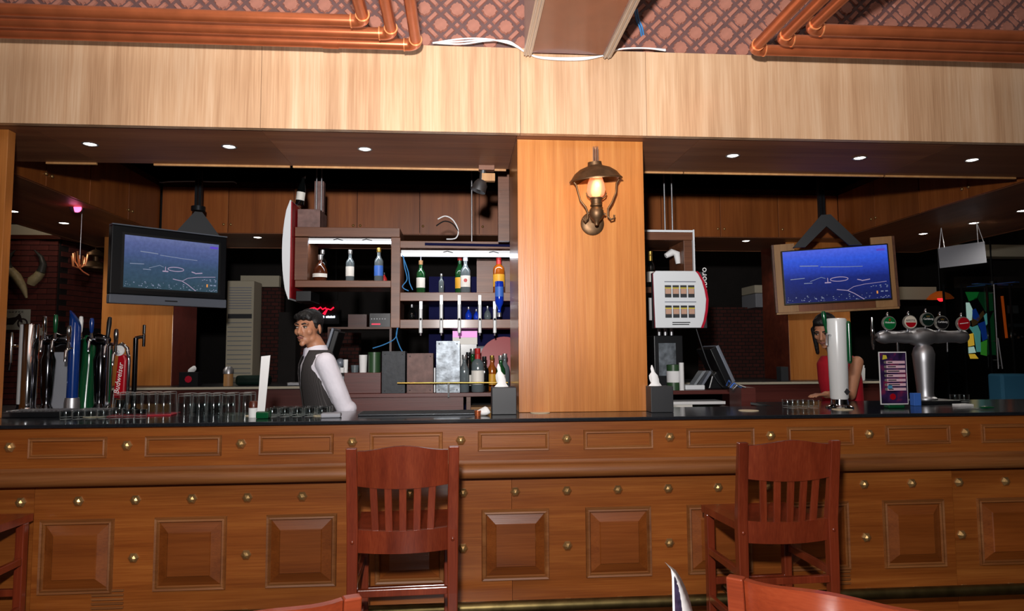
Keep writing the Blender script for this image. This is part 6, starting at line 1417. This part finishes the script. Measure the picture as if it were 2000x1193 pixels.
# stereo with red display on a shelf
a, b_ = at(722, 612, 3.0), at(762, 638, 3.0); t = thing('stereo_unit', 'dark stereo with red display under the upper shelf', 'stereo', (a.x, 3.0, b_.z)); MB().box(0, b_.x-a.x, 0, 0.25, 0, a.z-b_.z).build('case', 'badge_black', t); MB().box(0.02, 0.10, -0.004, -0.001, 0.02, 0.030).build('red_display', 'led_red', t)
for k in range(6): MB().cyl((0.02+0.025*k, -0.006, 0.075), (0.02+0.025*k, -0.001, 0.075), 0.006, n=8).build('button', 'dull_steel', t)
st_ = thing('stereo_shelf', 'plain back shelf carrying the stereo and boxes', 'shelf', (0, 3.0, 0)); zz_ = b_.z-0.001; xa_, xb_ = at(640, 640, 3.0).x, at(765, 640, 3.0).x
MB().box(xa_, xb_, 0, 0.28, zz_-0.02, zz_).build('shelf_board', 'shelf_wood', st_)
for x in (xa_, xb_-0.02): MB().box(x, x+0.02, 0, 0.28, 1.086, zz_-0.0205).build('shelf_side', 'dark_wood', st_)
a, b_ = at(680, 614, 3.05), at(716, 638, 3.05); tag(MB().box(0, b_.x-a.x, 0, 0.16, 0, a.z-zz_).build('brown_box', 'dark_wood', loc=(a.x, 3.05, zz_+0.0005)), 'brown box left of the stereo on the back shelf', 'box')
# things on the rear counter
zr = 1.0856
def rc(px, dy): p = at(px, 740, 3.32+dy); return p.x, 3.32+dy
x, y = rc(368, 0.12); t = thing('napkin_box', 'black napkin box with red flower on the rear counter', 'napkin box', (x, y, zr)); MB().box(-0.09, 0.09, 0, 0.12, 0, 0.14).build('box_body', 'black_plastic', t); MB().cyl((0.0, -0.004, 0.07), (0, -0.001, 0.07), 0.035, n=8).build('red_flower', 'red_pack', t); MB().loft([[(0.01*i+r*math.cos(2*PI*k/8), 0.06+0.4*r*math.sin(2*PI*k/8), 0.141+0.02*i) for k in range(8)] for i, r in enumerate((0.03, 0.04, 0.03, 0.008))]).build('paper_napkin', 'white_paper', t, smooth=50)
x, y = rc(446, 0.15); t = thing('pepper_mill', 'brass-topped cylinder on the rear counter', 'mill', (x, y, zr)); MB().lathe([(0, 0), (0.045, 0), (0.045, 0.12)], 16).build('wood_barrel', 'pale_board', t, smooth=40); MB().lathe([(0.05, 0.1205), (0.05, 0.16), (0.03, 0.19), (0, 0.195)], 16).build('steel_dome', 'steel', t, smooth=40)
x, y = rc(490, 0.2); tag(MB().box(-0.16, 0.16, 0, 0.2, 0, 0.10).build('patterned_bundle', 'badge_dark', loc=(x, y, zr), bevel=0.03), 'dark patterned bundle on the rear counter', 'bundle')
x, y = rc(585, 0.05); tag(MB().box(-0.12, 0.10, 0, 0.12, 0, 0.03).build('silver_tray', 'steel', loc=(x, y, zr), bevel=0.006), 'flat silver tray on the rear counter by the bartender', 'tray')
for k, px in enumerate((1681, 1690, 1697)):
    x, y = rc(px, 0.1); h = (0.16, 0.13, 0.09)[k]; tag(MB().lathe([(0, 0), (0.035, 0), (0.042, h), (0, h)], 14).build('paper_cup', 'white_paper', loc=(x, y+0.07*k, zr), smooth=40), ('tallest white cup stack on the rear counter', 'middle white cup stack on the rear counter', 'lowest white cup stack on the rear counter')[k], 'cup')
x, y = rc(1533, 0.1); tag(MB().box(-0.04, 0.04, 0, 0.1, 0, 0.15).build('dark_box', 'charcoal', loc=(x, y, zr)), 'small charcoal box at the foot of the right rear column', 'box')
# wall boxes between the column and the right television
a, b_ = at(1475, 556, YR-0.3), at(1512, 600, YR-0.3); t = thing('wall_unit', 'pale grey wall unit left of the right television', 'unit', (a.x, YR-0.3, b_.z)); MB().box(0, b_.x-a.x, 0, 0.5, 0, (a.z-b_.z)*0.62).build('lower_case', 'sign_grey', t, bevel=0.01); MB().box(0, b_.x-a.x, 0.02, 0.5, (a.z-b_.z)*0.64, a.z-b_.z).build('upper_case', 'cream', t, bevel=0.01)
# ---- right: hanging grey board on strings
YG = 2.55; a, b_ = at(1841, 482, YG+0.12), at(1916, 500, YG-0.12)
t = thing('hanging_board', 'blank grey board hanging on strings under the right soffit', 'sign', ((a.x+b_.x)/2, YG, at(1878, 498, YG).z), math.atan2(-0.24, b_.x-a.x)); t.rotation_euler[1] = -0.04
MB().box(-0.19, 0.19, 0, 0.008, -0.10, 0.10).build('board', 'sign_grey', t)
for s in (-1, 1):
    MB().tube([(s*0.16-0.02, 0, 0.09), (s*0.145, 0, ZS-t.location.z-0.012)], 0.003, 6).build('string', 'cable_white', t); MB().tube([(s*0.16+0.025, 0, 0.09), (s*0.145, 0, ZS-t.location.z-0.012)], 0.003, 6).build('string', 'cable_white', t)
# cream beam and dark partition at far right
a, b_ = at(1920, 480, 6.0), at(2060, 505, 6.0); struct(MB().box(a.x-0.4, b_.x+0.8, 6.0, 6.25, a.z-0.16, a.z+0.02).build('trim_5', 'cream'))
a, b_ = at(1756, 560, 6.4), at(1830, 585, 6.4); struct(MB().box(a.x, b_.x, 6.4, 6.5, b_.z, a.z).build('trim_6', 'cream'))
# glazed partition: thin steel frames with panes
YP = 5.6
for k, px in enumerate((1845, 1880, 1930, 1975, 2030)):
    if k < 4:
        a, b_ = at(px, 600, YP), at((1880, 1930, 1975, 2030)[k], 600, YP)
        w_ = empty_struct('window_%d' % (k+1)); MB().box(a.x+0.02, b_.x-0.02, YP, YP+0.006, 0.3, 2.3).build('pane', 'pane_glass', w_)
        MB().box(a.x-0.008, a.x+0.008, YP-0.01, YP+0.02, 0, 2.35).build('mullion', 'dark_metal', w_)
t = thing('door_handle', 'long and short steel pull bars on the glazed partition', 'door handle', at(1946, 640, YP-0.08)); o = t.location.copy()
for px, y0_, y1_ in ((1948, 555, 720), (1956, 660, 720)):
    a, b_ = at(px-7, y0_, YP-0.08)-o, at(px+2, y1_, YP-0.08)-o; h_ = MB().tube([a, b_], 0.012, 8).build('pull_bar', 'steel', t, smooth=50)
    for u in (0.1, 0.9): c_ = a.lerp(b_, u); MB().cyl(c_, c_+Vector((0, 0.0795, 0)), 0.008, n=8).build('standoff', 'steel', h_, smooth=50)
struct(MB().box(at(1872, 600, 6.35).x, 9, 6.34, 6.42, 0, 2.55).build('wall_right_partition', 'wall_dark'))
# stained-glass panel: leaded coloured pieces around a seated musician shape
YSg = 6.308; a, b_ = at(1886, 570, YSg), at(1946, 700, YSg)
t = thing('stained_glass', 'glowing stained glass panel in blue, green and yellow', 'stained glass', (a.x, YSg, b_.z)); w, h = b_.x-a.x, a.z-b_.z
MB().box(-0.02, w+0.02, 0.012, 0.03, -0.02, h+0.02).build('lead_ground', 'void_black', t)
for nm, c_, e_ in (('sg_white', (214, 240, 226), 1.1), ('sg_cyan', (120, 214, 206), 0.5), ('sg_blue', (24, 70, 170), 0.5), ('sg_green', (26, 120, 50), 0.7), ('sg_dkgreen', (12, 70, 36), 0.5), ('sg_yellow', (250, 190, 60), 1.2), ('sg_brown', (110, 78, 44), 0.3), ('sg_dark', (16, 22, 30), 0.05), ('sg_lime', (70, 160, 50), 0.7)): glow(nm, c_, e_)
for nm, mt, pl in (('glass_piece', 'sg_green', ((0, 1), (0.5, 1), (0.4, 0.9), (0.12, 0.86))), ('glass_piece', 'sg_dkgreen', ((0.52, 1), (1, 1), (1, 0.72), (0.72, 0.7), (0.45, 0.9))), ('glass_piece', 'sg_white', ((0, 0.84), (0.12, 0.84), (0.22, 0.74), (0.18, 0.58), (0, 0.55))),
        ('glass_piece', 'sg_dark', ((0.30, 0.90), (0.42, 0.92), (0.50, 0.84), (0.46, 0.76), (0.34, 0.76), (0.26, 0.83))), ('glass_piece', 'sg_blue', ((0.20, 0.72), (0.34, 0.75), (0.48, 0.62), (0.40, 0.56), (0.24, 0.60))), ('glass_piece', 'sg_brown', ((0.14, 0.62), (0.30, 0.58), (0.62, 0.72), (0.66, 0.66), (0.36, 0.52), (0.20, 0.48))),
        ('glass_piece', 'sg_blue', ((0.40, 0.52), (0.66, 0.56), (0.72, 0.30), (0.54, 0.26), (0.50, 0.42))), ('glass_piece', 'sg_cyan', ((0.02, 0.50), (0.18, 0.47), (0.38, 0.50), (0.47, 0.40), (0.44, 0.10), (0.30, 0.10), (0.24, 0.36))), ('glass_piece', 'sg_yellow', ((0, 0.36), (0.20, 0.38), (0.22, 0.20), (0, 0.18))),
        ('glass_piece', 'sg_white', ((0, 0.17), (0.20, 0.18), (0.26, 0.09), (0, 0.08))), ('glass_piece', 'sg_lime', ((0.46, 0.24), (0.70, 0.28), (0.66, 0.04), (0.44, 0.06))), ('glass_piece', 'sg_cyan', ((0.64, 0.64), (0.74, 0.68), (0.84, 0.56), (0.70, 0.50))), ('glass_piece', 'sg_dkgreen', ((0.76, 0.5), (1, 0.7), (1, 0.05), (0.72, 0.06))), ('glass_piece', 'sg_yellow', ((0, 0.07), (0.22, 0.07), (0.34, 0.0), (0.05, 0.0)))):
    MB().prism([(u*w, v*h) for u, v in pl], 0.0, 0.010).build(nm, mt, t)
p = at(1836, 580, 6.1); t = thing('stained_lamp', 'hanging coloured-glass lamp with red glow, far right', 'lamp', p); MB().lathe([(0.0, 0.09), (0.05, 0.085), (0.13, 0.04), (0.18, -0.02), (0.175, -0.03), (0.12, 0.03), (0, 0.07)], 18).build('glass_shade', 'lamp_tiffany', t, smooth=40); MB().ball((0.0, -0.02, -0.02), 0.05, 10, 8).build('red_bulb', 'red_bulb', t, smooth=60); MB().cyl((0, 0, 0.09), (0, 0, 3.41-p.z), 0.005, n=6).build('flex', 'dark_metal', t)
a, b_ = at(1957, 578, 6.30), at(1966, 660, 6.30); tag(MB().tube([a, (a+b_)/2, b_], 0.018, 8).build('orange_tube', 'neon_orange', smooth=50), 'slanting dim orange tube right of the stained glass', 'tube')
a, b_ = at(1964, 590, 6.32), at(2030, 668, 6.32); t = thing('notice_board', 'dark notice board with pale strips at the right edge', 'board', (a.x, 6.319, b_.z)); w, h = b_.x-a.x, a.z-b_.z
MB().box(0, w, 0, 0.02, 0, h).build('board', 'wall_dark', t); MB().box(0.02, 0.2, -0.006, -0.001, h*0.72, h*0.92).build('paper', 'sign_grey', t); MB().box(0.02, w, -0.006, -0.001, h*0.38, h*0.46).build('pale_strip', 'silver_plastic', t)
for k in range(7): MB().ball((0.05+0.06*k, -0.01, h*0.15+0.03*math.sin(k*2)), 0.02, 8, 6).build('photo_dot', ('pack_skin', 'sign_grey')[k % 2], t)
a = at(1938, 556, 6.0); t = thing('ceiling_fan', 'dim bluish ceiling fan above the stained glass', 'fan', a); MB().cyl((0, 0, -0.02), (0, 0, 0.05), 0.06, n=16).build('hub', 'dark_metal', t, smooth=40); MB().cyl((0, 0, 0.051), (0, 0, 3.41-a.z), 0.012, n=8).build('down_rod', 'dark_metal', t)
for k in range(4): MB().box(0.065, 0.36, -0.05, 0.05, 0.0, 0.008).build('blade', 'label_blue', t, rz=0.25+k*PI/2)
x = at(1985, 745, 4.9); tag(MB().box(-0.2, 0.2, 0, 0.25, 0, at(1985, 730, 4.9).z).build('checked_bundle', 'poster_blue', loc=(x.x, 4.9, 0), bevel=0.03), 'blue checked seat at the right edge beyond the counter', 'seat')

# ---- unseen globe lamps, added to brighten the rooms beyond
for x, y, e_, lb in ((-4.75, 4.35, 6, 'added unseen globe lamp by the left brick wall'), (0.9, 6.0, 7, 'added unseen globe lamp in the room behind the column'), (6.3, 4.9, 9, 'added unseen globe lamp by the stained glass')):
    t = thing('added_globe_lamp', lb, 'lamp', (x, y, 3.419), 0, 'added unseen globe lamps'); MB().lathe([(0.07, 0), (0.07, -0.02), (0.03, -0.04), (0, -0.04)], 16).build('ceiling_rose', 'aged_brass', t, smooth=40)
    MB().ball((0, 0, -0.13), 0.085, 16, 10).build('glass_globe', 'chimney_glass', t, smooth=60); MB().ball((0, 0, -0.12), 0.03, 10, 8).build('bulb', 'downlight_glow', t, smooth=60)
    l = bpy.data.lights.new('added_globe_light', 'POINT'); l.energy = e_; l.color = (1, 0.85, 0.68); l.shadow_soft_size = 0.08
    o = bpy.data.objects.new('added_globe_light', l); C.objects.link(o); o.parent = t; o.location = (0, 0, -0.26)
